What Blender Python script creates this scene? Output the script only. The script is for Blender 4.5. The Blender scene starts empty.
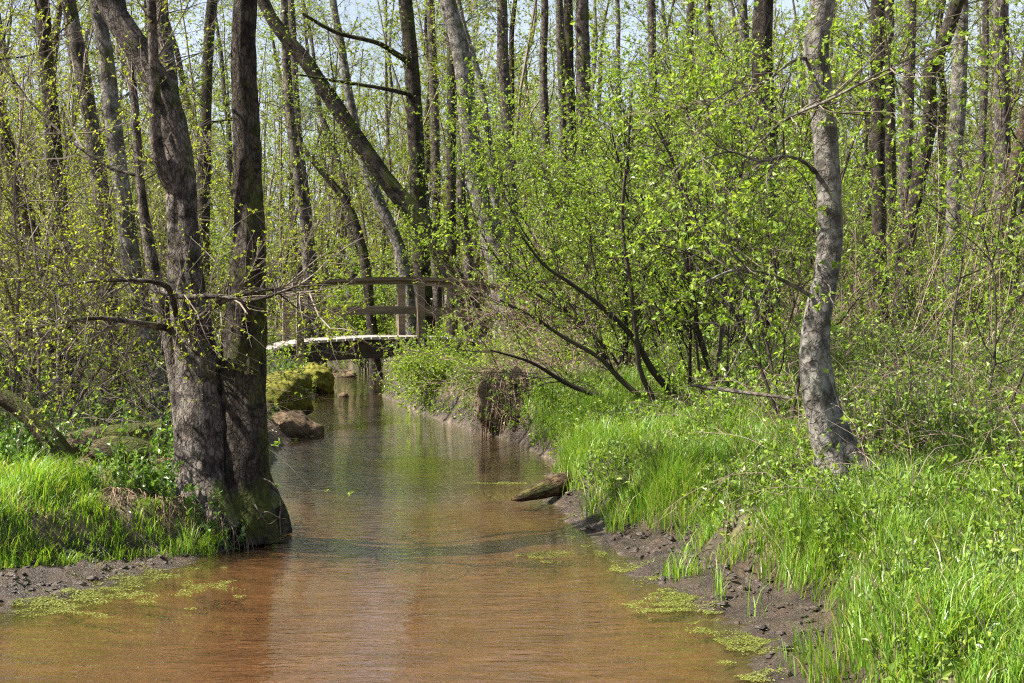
import bpy, math, random
import numpy as np
from math import radians as R_

# ------------------------------------------------------------------ camera, sky, sun, exposure
sc = bpy.context.scene
COL = sc.collection
F = 1400.0; CH = 1.5; PITCH = math.atan(41.5 / F)
cam_d = bpy.data.cameras.new('camera'); cam = bpy.data.objects.new('camera', cam_d); COL.objects.link(cam)
cam.location = (0, 0, CH); cam.rotation_euler = (math.pi / 2 - PITCH, 0, 0)
cam_d.sensor_width = 36; cam_d.lens = F * 36 / 1024; cam_d.clip_start = .05; cam_d.clip_end = 2000
sc.camera = cam

SUN_AZ = R_(-97); SUN_EL = R_(50)          # azimuth clockwise from +Y (the view direction)
sv = (math.sin(SUN_AZ) * math.cos(SUN_EL), math.cos(SUN_AZ) * math.cos(SUN_EL), math.sin(SUN_EL))
w = bpy.data.worlds.new('World'); sc.world = w; w.use_nodes = True
nt = w.node_tree; nt.nodes.clear()
wo = nt.nodes.new('ShaderNodeOutputWorld'); bg = nt.nodes.new('ShaderNodeBackground'); sk = nt.nodes.new('ShaderNodeTexSky')
sk.sky_type = 'NISHITA'; sk.sun_disc = False; sk.sun_elevation = SUN_EL; sk.sun_rotation = SUN_AZ
sk.air_density = 1.0; sk.dust_density = 2.5; sk.ozone_density = 1.0
bg.inputs['Strength'].default_value = .05
wt = nt.nodes.new('ShaderNodeTexCoord'); wn = nt.nodes.new('ShaderNodeTexNoise'); wn.inputs['Scale'].default_value = 3.5; wn.inputs['Detail'].default_value = 5
wr = nt.nodes.new('ShaderNodeValToRGB'); wr.color_ramp.elements[0].position = .35; wr.color_ramp.elements[0].color = (.45,) * 3 + (1,); wr.color_ramp.elements[1].position = .6; wr.color_ramp.elements[1].color = (.8,) * 3 + (1,)
wm = nt.nodes.new('ShaderNodeMix'); wm.data_type = 'RGBA'; wm.inputs[7].default_value = (8., 9.2, 11.2, 1)   # thin white cloud over the blue
nt.links.new(wt.outputs['Generated'], wn.inputs['Vector']); nt.links.new(wn.outputs[0], wr.inputs[0]); ws = nt.nodes.new('ShaderNodeSeparateXYZ'); wl = nt.nodes.new('ShaderNodeMapRange'); wl.inputs[1].default_value = .12; wl.inputs[2].default_value = .55; wl.inputs[3].default_value = 1.; wl.inputs[4].default_value = .08
wx = nt.nodes.new('ShaderNodeMath'); wx.operation = 'MULTIPLY'; nt.links.new(wt.outputs['Generated'], ws.inputs[0]); nt.links.new(ws.outputs[2], wl.inputs[0]); nt.links.new(wl.outputs[0], wx.inputs[0]); nt.links.new(wr.outputs[0], wx.inputs[1])
nt.links.new(wx.outputs[0], wm.inputs[0]); nt.links.new(sk.outputs[0], wm.inputs[6])
nt.links.new(wm.outputs[2], bg.inputs[0]); nt.links.new(bg.outputs[0], wo.inputs[0])
sun_d = bpy.data.lights.new('sun', 'SUN'); sun = bpy.data.objects.new('sun', sun_d); COL.objects.link(sun)
sun_d.energy = 5.0; sun_d.angle = R_(.53); sun_d.color = (1, .955, .87)
from mathutils import Vector
sun.rotation_euler = Vector(sv).to_track_quat('Z', 'Y').to_euler()
sun.location = (-10, 0, 20)
vs = sc.view_settings; vs.view_transform = 'Standard'; vs.look = 'None'; vs.gamma = 1; vs.use_curve_mapping = False
vs.exposure = 1.5
cy = sc.cycles
cy.max_bounces = 5; cy.diffuse_bounces = 1; cy.glossy_bounces = 3; cy.transmission_bounces = 3; cy.transparent_max_bounces = 8
cy.caustics_reflective = False; cy.caustics_refractive = False
cy.use_denoising = False
try:
    cy.denoiser = 'OPENIMAGEDENOISE'; cy.denoising_input_passes = 'RGB_ALBEDO_NORMAL'; cy.denoising_prefilter = 'ACCURATE'
except Exception: pass
cy.sample_clamp_indirect = 4; cy.pixel_filter_type = 'BLACKMAN_HARRIS'; cy.filter_width = 1.2

# ------------------------------------------------------------------ maths helpers
ca, sa = math.cos(PITCH), math.sin(PITCH)
def pix(px, py, Y):
    u = px - 512; v = 341.5 - py
    y = F * ca + v * sa; z = -F * sa + v * ca
    return np.array([u * Y / y, Y, CH + z * Y / y])
def nrm(a): return a / np.maximum(np.linalg.norm(a, axis=-1, keepdims=True), 1e-9)
def sstep(t): t = np.clip(t, 0, 1); return t * t * (3 - 2 * t)
def _h(ix, iy, iz, s):
    n = (ix.astype(np.int64) * 374761393 + iy.astype(np.int64) * 668265263 + iz.astype(np.int64) * 2147483647 + s * 974634777) & 0xffffffff
    n = ((n ^ (n >> 13)) * 1274126177) & 0xffffffff
    return ((n ^ (n >> 16)) & 0xffff) / 65535.0
def vnoise(p, s=0):
    i = np.floor(p); f = p - i; f = f * f * (3 - 2 * f); i = i.astype(np.int64); out = 0
    for a in (0, 1):
        for b in (0, 1):
            for c in (0, 1):
                wgt = (f[..., 0] if a else 1 - f[..., 0]) * (f[..., 1] if b else 1 - f[..., 1]) * (f[..., 2] if c else 1 - f[..., 2])
                out = out + wgt * _h(i[..., 0] + a, i[..., 1] + b, i[..., 2] + c, s)
    return out * 2 - 1
def fbm(p, o=3, s=0):
    r = 0; a = 1.
    for k in range(o): r = r + a * vnoise(p * 2 ** k + 17.3 * k, s + k); a *= .5
    return r
def spline(pts, n):
    pts = np.asarray(pts, float); m = len(pts)
    d = np.r_[0, np.cumsum(np.linalg.norm(np.diff(pts[:, :3], axis=0), axis=1))]
    t = np.linspace(0, d[-1], n); out = np.empty((n, pts.shape[1]))
    tg = np.gradient(pts, d, axis=0)
    i = np.clip(np.searchsorted(d, t, side='right') - 1, 0, m - 2); h = (d[i + 1] - d[i]); u = ((t - d[i]) / h)[:, None]; h = h[:, None]
    return (2*u**3-3*u**2+1)*pts[i] + (u**3-2*u**2+u)*h*tg[i] + (-2*u**3+3*u**2)*pts[i+1] + (u**3-u**2)*h*tg[i+1]

# ------------------------------------------------------------------ mesh builder
class MB:
    def __init__(s): s.V = []; s.Q = []; s.QM = []; s.T = []; s.TM = []; s.A = []; s.n = 0
    def add(s, V, Q=None, T=None, m=0, A=None):
        V = np.asarray(V, np.float32).reshape(-1, 3)
        if Q is not None and len(Q): s.Q.append(np.asarray(Q, np.int64) + s.n); s.QM.append(np.full(len(Q), m))
        if T is not None and len(T): s.T.append(np.asarray(T, np.int64) + s.n); s.TM.append(np.full(len(T), m))
        s.V.append(V); s.A.append(V if A is None else np.asarray(A, np.float32).reshape(-1, 3)); s.n += len(V)
    def tubes(s, P, R, k=3, m=0, rad=None, cap=False):
        """P (n,j,3), R (n,j); rad: optional fn(theta, along, pos) multiplier"""
        n, j, _ = P.shape
        t = np.empty_like(P); t[:, 1:-1] = P[:, 2:] - P[:, :-2]; t[:, 0] = P[:, 1] - P[:, 0]; t[:, -1] = P[:, -1] - P[:, -2]; t = nrm(t)
        m0 = nrm(t.mean(1)); ref = np.where(np.abs(m0[:, 2:3]) > .7, np.array([[1., 0, 0]]), np.array([[0, 0, 1.]]))
        a = nrm(np.cross(t, ref[:, None, :])); b = np.cross(a, t)
        th = np.arange(k) / k * 2 * np.pi
        RR = np.repeat(R[:, :, None], k, 2)
        L = np.concatenate([np.zeros((n, 1)), np.cumsum(np.linalg.norm(np.diff(P, axis=1), axis=2), 1)], 1)
        off = np.cos(th)[None, None, :, None] * a[:, :, None] + np.sin(th)[None, None, :, None] * b[:, :, None]
        V = P[:, :, None] + off * RR[..., None]
        A = np.stack([np.cos(th)[None, None] * RR, np.sin(th)[None, None] * RR, np.repeat(L[:, :, None], k, 2)], -1)
        if rad is not None:
            mul = rad(A, V); V = P[:, :, None] + off * (RR * mul)[..., None]
        base = (np.arange(n) * j * k)[:, None, None]; i = (np.arange(j - 1) * k)[None, :, None]; q = np.arange(k)[None, None]; q2 = (q + 1) % k
        Q = np.stack([base + i + q, base + i + q2, base + i + k + q2, base + i + k + q], -1).reshape(-1, 4)
        s.add(V.reshape(-1, 3), Q, m=m, A=A.reshape(-1, 3))
        if cap:
            for e in range(n):
                for l, st in ((0, 0), (j - 1, 1)):
                    o = (e * j + l) * k; c = V[e, l].mean(0); rr = np.arange(k)
                    tri = np.stack([np.full(k, k), rr, (rr + 1) % k], -1)
                    if st == 0: tri = tri[:, ::-1]
                    s.add(np.vstack([V[e, l], c]), T=tri, m=m, A=np.vstack([A[e, l], A[e, l].mean(0)]))
    def leaves(s, P, D, N, L, W, m=1, fold=.25):
        n = len(P); D = nrm(D); S = nrm(np.cross(D, N)); U = np.cross(S, D); L = np.asarray(L)[:, None]; W = np.asarray(W)[:, None]
        V = np.stack([P, P + D * L * .45 + S * W * .5 + U * W * fold, P + D * L - U * L * .12, P + D * L * .45 - S * W * .5 + U * W * fold], 1)
        s.add(V.reshape(-1, 3), np.arange(n * 4).reshape(n, 4), m=m)
    def box(s, c, h, m=0, M=None):
        v = np.array([[x, y, z] for x in (-1, 1) for y in (-1, 1) for z in (-1, 1)], float) * np.asarray(h)
        if M is not None: v = v @ np.asarray(M).T
        q = [(0, 1, 3, 2), (4, 6, 7, 5), (0, 4, 5, 1), (2, 3, 7, 6), (0, 2, 6, 4), (1, 5, 7, 3)]
        s.add(v + np.asarray(c), q, m=m, A=v[:, [2, 1, 0]])
    def build(s, name, mats, parent=None, smooth=True, attr=False):
        me = bpy.data.meshes.new(name)
        V = np.concatenate(s.V); Q = np.concatenate(s.Q) if s.Q else np.zeros((0, 4), int); T = np.concatenate(s.T) if s.T else np.zeros((0, 3), int)
        me.vertices.add(len(V)); me.vertices.foreach_set('co', V.astype(np.float32).ravel())
        nl = len(Q) * 4 + len(T) * 3; me.loops.add(nl)
        me.loops.foreach_set('vertex_index', np.concatenate([Q.ravel(), T.ravel()]).astype(np.int32))
        me.polygons.add(len(Q) + len(T))
        me.polygons.foreach_set('loop_start', np.concatenate([np.arange(len(Q)) * 4, len(Q) * 4 + np.arange(len(T)) * 3]).astype(np.int32))
        mi = np.concatenate(s.QM + s.TM).astype(np.int32)
        me.polygons.foreach_set('material_index', mi)
        me.polygons.foreach_set('use_smooth', np.full(len(mi), smooth))
        if attr:
            a = me.attributes.new('bark', 'FLOAT_VECTOR', 'POINT'); a.data.foreach_set('vector', np.concatenate(s.A).astype(np.float32).ravel())
        for m in (mats if isinstance(mats, (list, tuple)) else [mats]): me.materials.append(m)
        me.update(calc_edges=True)
        o = bpy.data.objects.new(name, me); COL.objects.link(o)
        if parent is not None: o.parent = parent
        return o
def tag(o, label, cat, group=None, kind=None):
    if label: o['label'] = label
    if cat: o['category'] = cat
    if group: o['group'] = group
    if kind: o['kind'] = kind
    return o
def thing(name, label, cat, loc, group=None):
    e = bpy.data.objects.new(name, None); COL.objects.link(e); e.location = loc; e.empty_display_size = .1
    return tag(e, label, cat, group)

# ------------------------------------------------------------------ materials
def mat(name):
    m = bpy.data.materials.new(name); m.use_nodes = True; n = m.node_tree; n.nodes.clear()
    o = n.nodes.new('ShaderNodeOutputMaterial'); return m, n, o
class N:
    def __init__(s, nt): s.t = nt
    def __call__(s, typ, ins={}, **kw):
        n = s.t.nodes.new('ShaderNode' + typ)
        for k, v in kw.items(): setattr(n, k, v)
        for k, v in ins.items():
            if isinstance(v, bpy.types.NodeSocket): s.t.links.new(v, n.inputs[k])
            else: n.inputs[k].default_value = v
        return n
    def ramp(s, fac, stops, interp='LINEAR'):
        r = s.t.nodes.new('ShaderNodeValToRGB'); r.color_ramp.interpolation = interp
        el = r.color_ramp.elements
        while len(el) < len(stops): el.new(.5)
        for e, (p, c) in zip(el, stops): e.position = p; e.color = (c if len(c) == 4 else (*c, 1)) if isinstance(c, tuple) else (c, c, c, 1)
        s.t.links.new(fac, r.inputs[0]); return r.outputs[0]
    def mix(s, fac, a, b, mode='MIX'):
        n = s.t.nodes.new('ShaderNodeMix'); n.data_type = 'RGBA'; n.blend_type = mode
        for i, v in ((0, fac), (6, a), (7, b)):
            if isinstance(v, bpy.types.NodeSocket): s.t.links.new(v, n.inputs[i])
            else: n.inputs[i].default_value = v if i == 0 else ((*v, 1) if len(v) == 3 else v)
        return n.outputs[2]
    def math(s, op, a, b=0, clamp=False):
        n = s.t.nodes.new('ShaderNodeMath'); n.operation = op; n.use_clamp = clamp
        for i, v in ((0, a), (1, b)):
            if isinstance(v, bpy.types.NodeSocket): s.t.links.new(v, n.inputs[i])
            else: n.inputs[i].default_value = v
        return n.outputs[0]

def leaf_mat(name, stops, trans=.45, gloss=.25):
    m, t, o = mat(name); g = N(t)
    geo = g('NewGeometry')
    c = g.ramp(geo.outputs['Random Per Island'], stops)
    nz = g('TexNoise', {'Scale': .9, 'Detail': 2.}); tc = g('TexCoord'); t.links.new(tc.outputs['Object'], nz.inputs['Vector'])
    hsv = g('HueSaturation', {'Color': c, 'Value': g.math('ADD', g.math('MULTIPLY', nz.outputs[0], .7), .65), 'Saturation': 1.0})
    p = g('BsdfPrincipled', {'Base Color': hsv.outputs[0], 'Roughness': .38, 'Specular IOR Level': gloss + .2})
    tl = g('BsdfTranslucent', {'Color': g.mix(1., hsv.outputs[0], (1.35, 1.25, .55), 'MULTIPLY')})
    mx = g('MixShader', {0: trans, 1: p.outputs[0], 2: tl.outputs[0]})
    t.links.new(mx.outputs[0], o.inputs[0]); return m
M_leaf = leaf_mat('spring_leaf', [(0, (.15, .26, .03)), (.35, (.27, .40, .05)), (.7, (.37, .48, .09)), (1, (.22, .38, .06))], .5)
M_leafy = leaf_mat('bud_leaf', [(0, (.22, .31, .03)), (.5, (.34, .42, .045)), (1, (.46, .50, .08))], .5)
M_leafm = leaf_mat('herb_leaf', [(0, (.12, .22, .03)), (.5, (.22, .35, .05)), (1, (.34, .46, .08))], .42, .4)
M_leafd = leaf_mat('mature_leaf', [(0, (.08, .18, .03)), (.5, (.15, .28, .05)), (1, (.22, .37, .075))], .38, .5)
M_far = leaf_mat('far_leaf', [(0, (.18, .26, .035)), (.5, (.28, .36, .05)), (.8, (.34, .40, .08)), (1, (.22, .2, .10))], .45)
M_grass = leaf_mat('grass_blade', [(0, (.09, .21, .02)), (.5, (.19, .37, .035)), (.9, (.33, .48, .07)), (1, (.42, .40, .15))], .42, .4)
M_straw = leaf_mat('dry_grass_blade', [(0, (.3, .22, .11)), (1, (.5, .4, .24))], .3)
M_litter = leaf_mat('dry_leaf', [(0, (.14, .085, .05)), (.6, (.26, .17, .10)), (1, (.42, .31, .21))], .15)
M_algae = leaf_mat('algae', [(0, (.09, .12, .015)), (.6, (.22, .25, .045)), (1, (.34, .34, .10))], .2)

def bark_mat(name, dark, light, moss=.25, sx=30., sz=13., bump=1., lichen=.3, plates=0.5):
    m, t, o = mat(name); g = N(t)
    at = g('Attribute', attribute_name='bark')
    mp = g('Mapping', {'Vector': at.outputs['Vector'], 'Scale': (sx, sx, sz)})
    n1 = g('TexNoise', {'Vector': mp.outputs[0], 'Scale': 1., 'Detail': 6., 'Roughness': .62, 'Distortion': .4})
    nd = g('TexNoise', {'Vector': mp.outputs[0], 'Scale': .8, 'Detail': 4., 'Roughness': .6}); va = g('VectorMath', {0: mp.outputs[0]}, operation='ADD'); vm = g('VectorMath', {0: nd.outputs['Color'], 3: 2.2}, operation='SCALE'); t.links.new(vm.outputs[0], va.inputs[1])
    vor = g('TexVoronoi', {'Vector': va.outputs[0], 'Scale': 1.1}, feature='DISTANCE_TO_EDGE')
    vr = g.ramp(vor.outputs[0], [(0, 0.), (.16, 1.)]); nf = g('TexNoise', {'Vector': mp.outputs[0], 'Scale': 4.5, 'Detail': 5., 'Roughness': .7})
    h = g.math('ADD', g.math('ADD', g.math('MULTIPLY', n1.outputs[0], .75), g.math('MULTIPLY', nf.outputs[0], .35)), g.math('MULTIPLY', vr, plates))
    c = g.mix(g.ramp(h, [(.25, 0.), (.95, 1.)]), dark, light)
    tc = g('TexCoord'); n2 = g('TexNoise', {'Vector': tc.outputs['Object'], 'Scale': 5., 'Detail': 5., 'Roughness': .7})
    c = g.mix(g.ramp(n2.outputs[0], [(.52, 0.), (.62, lichen)]), c, g.mix(.5, (.30, .31, .26), c))
    n3 = g('TexNoise', {'Vector': tc.outputs['Object'], 'Scale': 2.3, 'Detail': 6., 'Roughness': .7})
    geo = g('NewGeometry'); sp = g('SeparateXYZ', {0: geo.outputs['Normal']})
    mk = g.math('ADD', n3.outputs[0], g.math('ADD', g.math('MULTIPLY', sp.outputs[0], .06), g.math('MULTIPLY', sp.outputs[2], .12)))
    mfac = g.ramp(mk, [(.66 - moss * .4, 0.), (.76 - moss * .4, .85)])
    n4 = g('TexNoise', {'Vector': tc.outputs['Object'], 'Scale': 9., 'Detail': 4., 'Roughness': .6}); c = g.mix(g.ramp(n4.outputs[0], [(.42, .75), (.56, 0.)]), c, dark)
    c = g.mix(mfac, c, g.ramp(n1.outputs[0], [(.3, (.03, .042, .01)), (.7, (.13, .145, .028))]))
    bp = g('Bump', {'Height': h, 'Strength': bump, 'Distance': .02})
    p = g('BsdfPrincipled', {'Base Color': c, 'Roughness': .9, 'Specular IOR Level': .15, 'Normal': bp.outputs[0]})
    t.links.new(p.outputs[0], o.inputs[0]); return m
M_bark = bark_mat('alder_bark', (.012, .009, .007), (.21, .175, .145), .2, plates=.42)
M_barkd = bark_mat('dark_bark', (.012, .009, .007), (.085, .068, .053), .35, lichen=.1)  # darker bark tones, with more moss and less lichen than the alder bark
M_barkg = bark_mat('pale_grey_bark', (.035, .03, .025), (.27, .245, .21), .16, sx=16, sz=11, bump=.8, lichen=.75, plates=.35)
M_barkf = bark_mat('far_bark', (.025, .02, .016), (.17, .14, .12), .15)
M_rot = bark_mat('rotten_log_bark', (.018, .012, .008), (.17, .11, .06), .2, sx=24, sz=6)
M_moss = bark_mat('mossy_bark', (.03, .022, .014), (.15, .11, .075), .46)
def plain(name, c1, c2, scale=8., rough=.85, bump=0., bs=30., spec=.2):
    m, t, o = mat(name); g = N(t); tc = g('TexCoord')
    n = g('TexNoise', {'Vector': tc.outputs['Object'], 'Scale': scale, 'Detail': 6., 'Roughness': .65})
    c = g.ramp(n.outputs[0], [(.3, c1), (.7, c2)])
    p = g('BsdfPrincipled', {'Base Color': c, 'Roughness': rough, 'Specular IOR Level': spec})
    if bump:
        n2 = g('TexNoise', {'Vector': tc.outputs['Object'], 'Scale': bs, 'Detail': 8., 'Roughness': .7})
        b = g('Bump', {'Height': n2.outputs[0], 'Strength': bump, 'Distance': .03}); t.links.new(b.outputs[0], p.inputs['Normal'])
    t.links.new(p.outputs[0], o.inputs[0]); return m
def twig_mat(name, a, b):
    m, t, o = mat(name); g = N(t); geo = g('NewGeometry')
    c = g.ramp(geo.outputs['Random Per Island'], [(0, a), (1, b)])
    p = g('BsdfPrincipled', {'Base Color': c, 'Roughness': .75, 'Specular IOR Level': .25}); t.links.new(p.outputs[0], o.inputs[0]); return m
M_twig = twig_mat('twig', (.05, .037, .028), (.26, .21, .165))
M_twigd = twig_mat('dark_twig', (.02, .015, .011), (.09, .07, .055))
M_cane = twig_mat('bramble_cane', (.20, .12, .09), (.42, .32, .25))
def wood_mat(name, a, b):
    m, t, o = mat(name); g = N(t); tc = g('TexCoord'); geo = g('NewGeometry')
    mp = g('Mapping', {'Vector': tc.outputs['Object'], 'Scale': (3., 40., 40.)})
    n = g('TexNoise', {'Vector': mp.outputs[0], 'Scale': 1., 'Detail': 6., 'Roughness': .6})
    n2 = g('TexNoise', {'Vector': tc.outputs['Object'], 'Scale': 3., 'Detail': 4.})
    c = g.ramp(n.outputs[0], [(.3, a), (.7, b)])
    c = g.mix(g.math('MULTIPLY', geo.outputs['Random Per Island'], .4), c, tuple(x * .45 for x in a))
    c = g.mix(g.ramp(n2.outputs[0], [(.55, 0.), (.7, .5)]), c, (.07, .075, .03))
    bp = g('Bump', {'Height': n.outputs[0], 'Strength': .5, 'Distance': .01})
    p = g('BsdfPrincipled', {'Base Color': c, 'Roughness': .75, 'Specular IOR Level': .3, 'Normal': bp.outputs[0]}); t.links.new(p.outputs[0], o.inputs[0]); return m
M_wood = wood_mat('weathered_wood', (.12, .085, .06), (.33, .255, .19))
M_deck = wood_mat('bleached_plank', (.30, .265, .225), (.50, .45, .385))
M_beam = wood_mat('dark_beam_wood', (.035, .026, .02), (.10, .075, .055))
M_rock = plain('boulder_stone', (.04, .028, .018), (.24, .165, .095), 9, .75, 1., 22)
M_rockp = plain('pale_stone', (.30, .24, .18), (.5, .42, .33), 6, .8, .5, 25)
M_mossr = plain('moss', (.06, .07, .01), (.30, .28, .045), 14, .95, .9, 60)
M_root = twig_mat('root', (.12, .075, .045), (.36, .26, .17))
M_soil = plain('eroded_soil', (.09, .062, .04), (.34, .25, .165), 9, .9, .8, 30)

# ground: sand bed, mud, soil with litter
def ground_mat():
    m, t, o = mat('ground_soil'); g = N(t); tc = g('TexCoord'); P = tc.outputs['Object']
    at = g('Attribute', attribute_name='zone'); sp = g('SeparateXYZ', {0: at.outputs['Vector']})
    n1 = g('TexNoise', {'Vector': P, 'Scale': 5., 'Detail': 10., 'Roughness': .72})
    n2 = g('TexNoise', {'Vector': P, 'Scale': .9, 'Detail': 4.})
    n3 = g('TexNoise', {'Vector': P, 'Scale': 28., 'Detail': 8., 'Roughness': .7})
    v = g('TexVoronoi', {'Vector': P, 'Scale': 24., 'Randomness': 1.})
    litter = g.mix(g.ramp(n2.outputs[0], [(.4, 0.), (.6, 1.)]), g.ramp(v.outputs['Color'], [(.2, (.09, .06, .035)), (.8, (.30, .22, .15))]), g.ramp(n1.outputs[0], [(.35, (.03, .028, .014)), (.65, (.11, .10, .045))]))
    mud = g.ramp(n1.outputs[0], [(.3, (.02, .013, .009)), (.6, (.075, .05, .033)), (.8, (.16, .11, .075))])
    mps = g('Mapping', {'Vector': P, 'Scale': (1.3, 4., 1.)})
    n4 = g('TexNoise', {'Vector': mps.outputs[0], 'Scale': 2.2, 'Detail': 6., 'Roughness': .6})
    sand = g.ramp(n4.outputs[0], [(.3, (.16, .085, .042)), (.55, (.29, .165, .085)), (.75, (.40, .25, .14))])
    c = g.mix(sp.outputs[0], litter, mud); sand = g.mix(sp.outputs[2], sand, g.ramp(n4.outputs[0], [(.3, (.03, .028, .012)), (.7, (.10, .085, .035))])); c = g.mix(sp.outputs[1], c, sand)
    rough = g.math('SUBTRACT', .95, g.math('MULTIPLY', sp.outputs[0], .62))
    b1 = g('Bump', {'Height': g.math('ADD', n1.outputs[0], g.math('MULTIPLY', n3.outputs[0], .6)), 'Strength': .9, 'Distance': .05})
    p = g('BsdfPrincipled', {'Base Color': c, 'Roughness': rough, 'Specular IOR Level': .5, 'Normal': b1.outputs[0]})
    t.links.new(p.outputs[0], o.inputs[0]); return m
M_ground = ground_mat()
def water_mat():
    m, t, o = mat('stream_water'); g = N(t); tc = g('TexCoord'); P = tc.outputs['Object']
    mp = g('Mapping', {'Vector': P, 'Scale': (6., 17., 1.)})
    n1 = g('TexNoise', {'Vector': mp.outputs[0], 'Scale': 1., 'Detail': 4., 'Roughness': .55, 'Distortion': .5})
    mp2 = g('Mapping', {'Vector': P, 'Scale': (18., 40., 1.)})
    n2 = g('TexNoise', {'Vector': mp2.outputs[0], 'Scale': 1., 'Detail': 2., 'Roughness': .5})
    n3 = g('TexNoise', {'Vector': P, 'Scale': .45, 'Detail': 2.})
    amp = g.ramp(n3.outputs[0], [(.38, .22), (.62, 1.)])
    h = g.math('MULTIPLY', g.math('ADD', n1.outputs[0], g.math('MULTIPLY', n2.outputs[0], .25)), amp)
    bp = g('Bump', {'Height': h, 'Strength': .62, 'Distance': .02})
    fr = g('Fresnel', {'IOR': 1.33, 'Normal': bp.outputs[0]})
    gl = g('BsdfGlossy', {'Color': (1, 1, 1, 1), 'Roughness': .015, 'Normal': bp.outputs[0]})
    tr = g('BsdfTransparent', {'Color': (.74, .63, .48, 1)})
    df = g('BsdfDiffuse', {'Color': (.20, .125, .065, 1), 'Normal': bp.outputs[0]})
    m1 = g('MixShader', {0: .09, 1: tr.outputs[0], 2: df.outputs[0]})
    mx = g('MixShader', {0: g.math('MULTIPLY', fr.outputs[0], 1.5, True), 1: m1.outputs[0], 2: gl.outputs[0]})
    t.links.new(mx.outputs[0], o.inputs[0]); return m
M_water = water_mat()

# ------------------------------------------------------------------ terrain
LY = [-20, 4, 6, 6.7, 7.4, 7.75, 8.3, 8.8, 10, 13, 15, 17, 19, 21, 25, 29, 35, 50, 80, 130, 300]
LX = [-3.8, -3.6, -2.95, -2.46, -2.05, -1.85, -1.75, -1.55, -1.75, -2.3, -2.4, -2.9, -3.0, -3.05, -3.5, -3.95, -5.2, -12, -28, -60, -160]
RY = [-20, 4, 5.5, 6.2, 7, 7.6, 8.57, 9.5, 10.5, 12.3, 14, 15.4, 16.8, 20, 22, 29, 35, 50, 80, 130, 300]
RX = [1.2, 1.0, .95, 1.0, .80, .72, .56, .36, .28, .42, .18, -.13, -.74, -1.6, -2.0, -2.3, -3.4, -9.5, -24, -55, -155]
def edges(y, x):
    wob = .05 * vnoise(np.stack([y * 11, x * 2, y * 0], -1), 7) * (y < 14) + .07 * vnoise(np.stack([y * 1.7, y * 0 + 3.1, y * 0], -1), 5) + .04 * vnoise(np.stack([y * 5, y * 0 + 3.1, y * 0], -1), 6)
    return np.interp(y, LY, LX) + wob, np.interp(y, RY, RX) + wob * np.where(x > 0, 1, -1)
def H(x, y, full=False):
    x = np.asarray(x, float); y = np.asarray(y, float)
    xl, xr = edges(y, x); dl = xl - x; dr = x - xr
    pl = np.stack([x, y, x * 0], -1)
    wml = np.interp(y, [5, 6, 7.6, 8.3], [.95, .95, .8, .0]); wmr = np.interp(y, [4, 5.2, 5.8, 6.8, 8.6, 10, 12], [.2, .22, .36, .48, .32, .1, .04])
    zl = .035 * sstep(dl / (wml + .05)) + .22 * sstep((dl - wml) / .3) + .26 * sstep((dl - wml - .3) / 3.4)
    zr = .05 * sstep(dr / (wmr + .05)) + .22 * sstep((dr - wmr) / .3) + .24 * sstep((dr - wmr - .2) / 2.2)
    zr = zr + .18 * sstep((dr - .0) / .25) * np.interp(y, [13, 14.5, 24, 27], [0, 1, 1, 0])
    zw = -.04 - (.06 + .12 * sstep((y - 9) / 5)) * sstep(np.minimum(-dl, -dr) / 1.0) + .02 * fbm(pl * 1.6, 3, 33) * sstep(np.minimum(-dl, -dr) / .5)
    z = np.where(dl > 0, zl, np.where(dr > 0, zr, zw))
    z = np.where((dl > -.15) & (dl <= 0), -.04 * np.clip(-dl / .1, 0, 1) + 0 * zw, z); z = np.where((dr > -.1) & (dr <= 0), -.04 * np.clip(-dr / .1, 0, 1), z)
    land = np.clip(np.maximum(dl - wml, dr - wmr) / .6, 0, 1)
    z = z + land * (.05 * fbm(pl * 1.1, 3, 11) + .015 * fbm(pl * 6, 2, 12)) + land * .14 * fbm(pl * .11, 2, 13)
    z = z + land * np.clip((y - 45) / 60, 0, 1) * .5
    z = z + .10 * np.exp(-((x + 2.45) / .55) ** 2 - ((y - 9.25) / .35) ** 2) * land
    mud = np.where(dl > 0, (dl < wml + .12), (dr > 0) & (dr < wmr + .14)).astype(float)
    z = z + mud * np.clip(np.maximum(dl, dr) / .15, 0, 1) * (.045 * np.abs(fbm(pl * 8, 3, 21)) + .016 * fbm(pl * 24, 2, 22) - .014)
    if full: return z, mud, np.clip((np.minimum(-dl, -dr) - .05) / .15, 0, 1), dl, dr, wml, wmr
    return z
def grow_axis(a, step, end, g=1.12):
    out = [a]
    while (out[-1] < end if step > 0 else out[-1] > end): out.append(out[-1] + step); step *= g
    return out
xs = np.r_[grow_axis(-4.6, -.06, -500)[:0:-1], np.arange(-4.6, 5.2, .045), grow_axis(5.2, .06, 500)]
ys = np.r_[grow_axis(4.2, -.06, -150)[:0:-1], np.arange(4.2, 12, .04), np.arange(12, 28, .11), grow_axis(28, .13, 900, 1.07)]
X, Yg = np.meshgrid(xs, ys); Z, mud, bed, *_ = H(X, Yg, True)
mb = MB(); nx, ny = len(xs), len(ys)
ii, jj = np.meshgrid(np.arange(nx - 1), np.arange(ny - 1)); b0 = (jj * nx + ii).ravel()
mb.add(np.stack([X, Yg, Z], -1).reshape(-1, 3), np.stack([b0, b0 + 1, b0 + nx + 1, b0 + nx], -1))
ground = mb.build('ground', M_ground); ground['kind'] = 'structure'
a = ground.data.attributes.new('zone', 'FLOAT_VECTOR', 'POINT'); a.data.foreach_set('vector', np.stack([mud, bed, sstep((Yg - 8.6) / 4.2 + .25 * vnoise(np.stack([X * .9, Yg * .9, X * 0], -1), 44))], -1).astype(np.float32).ravel())
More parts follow.
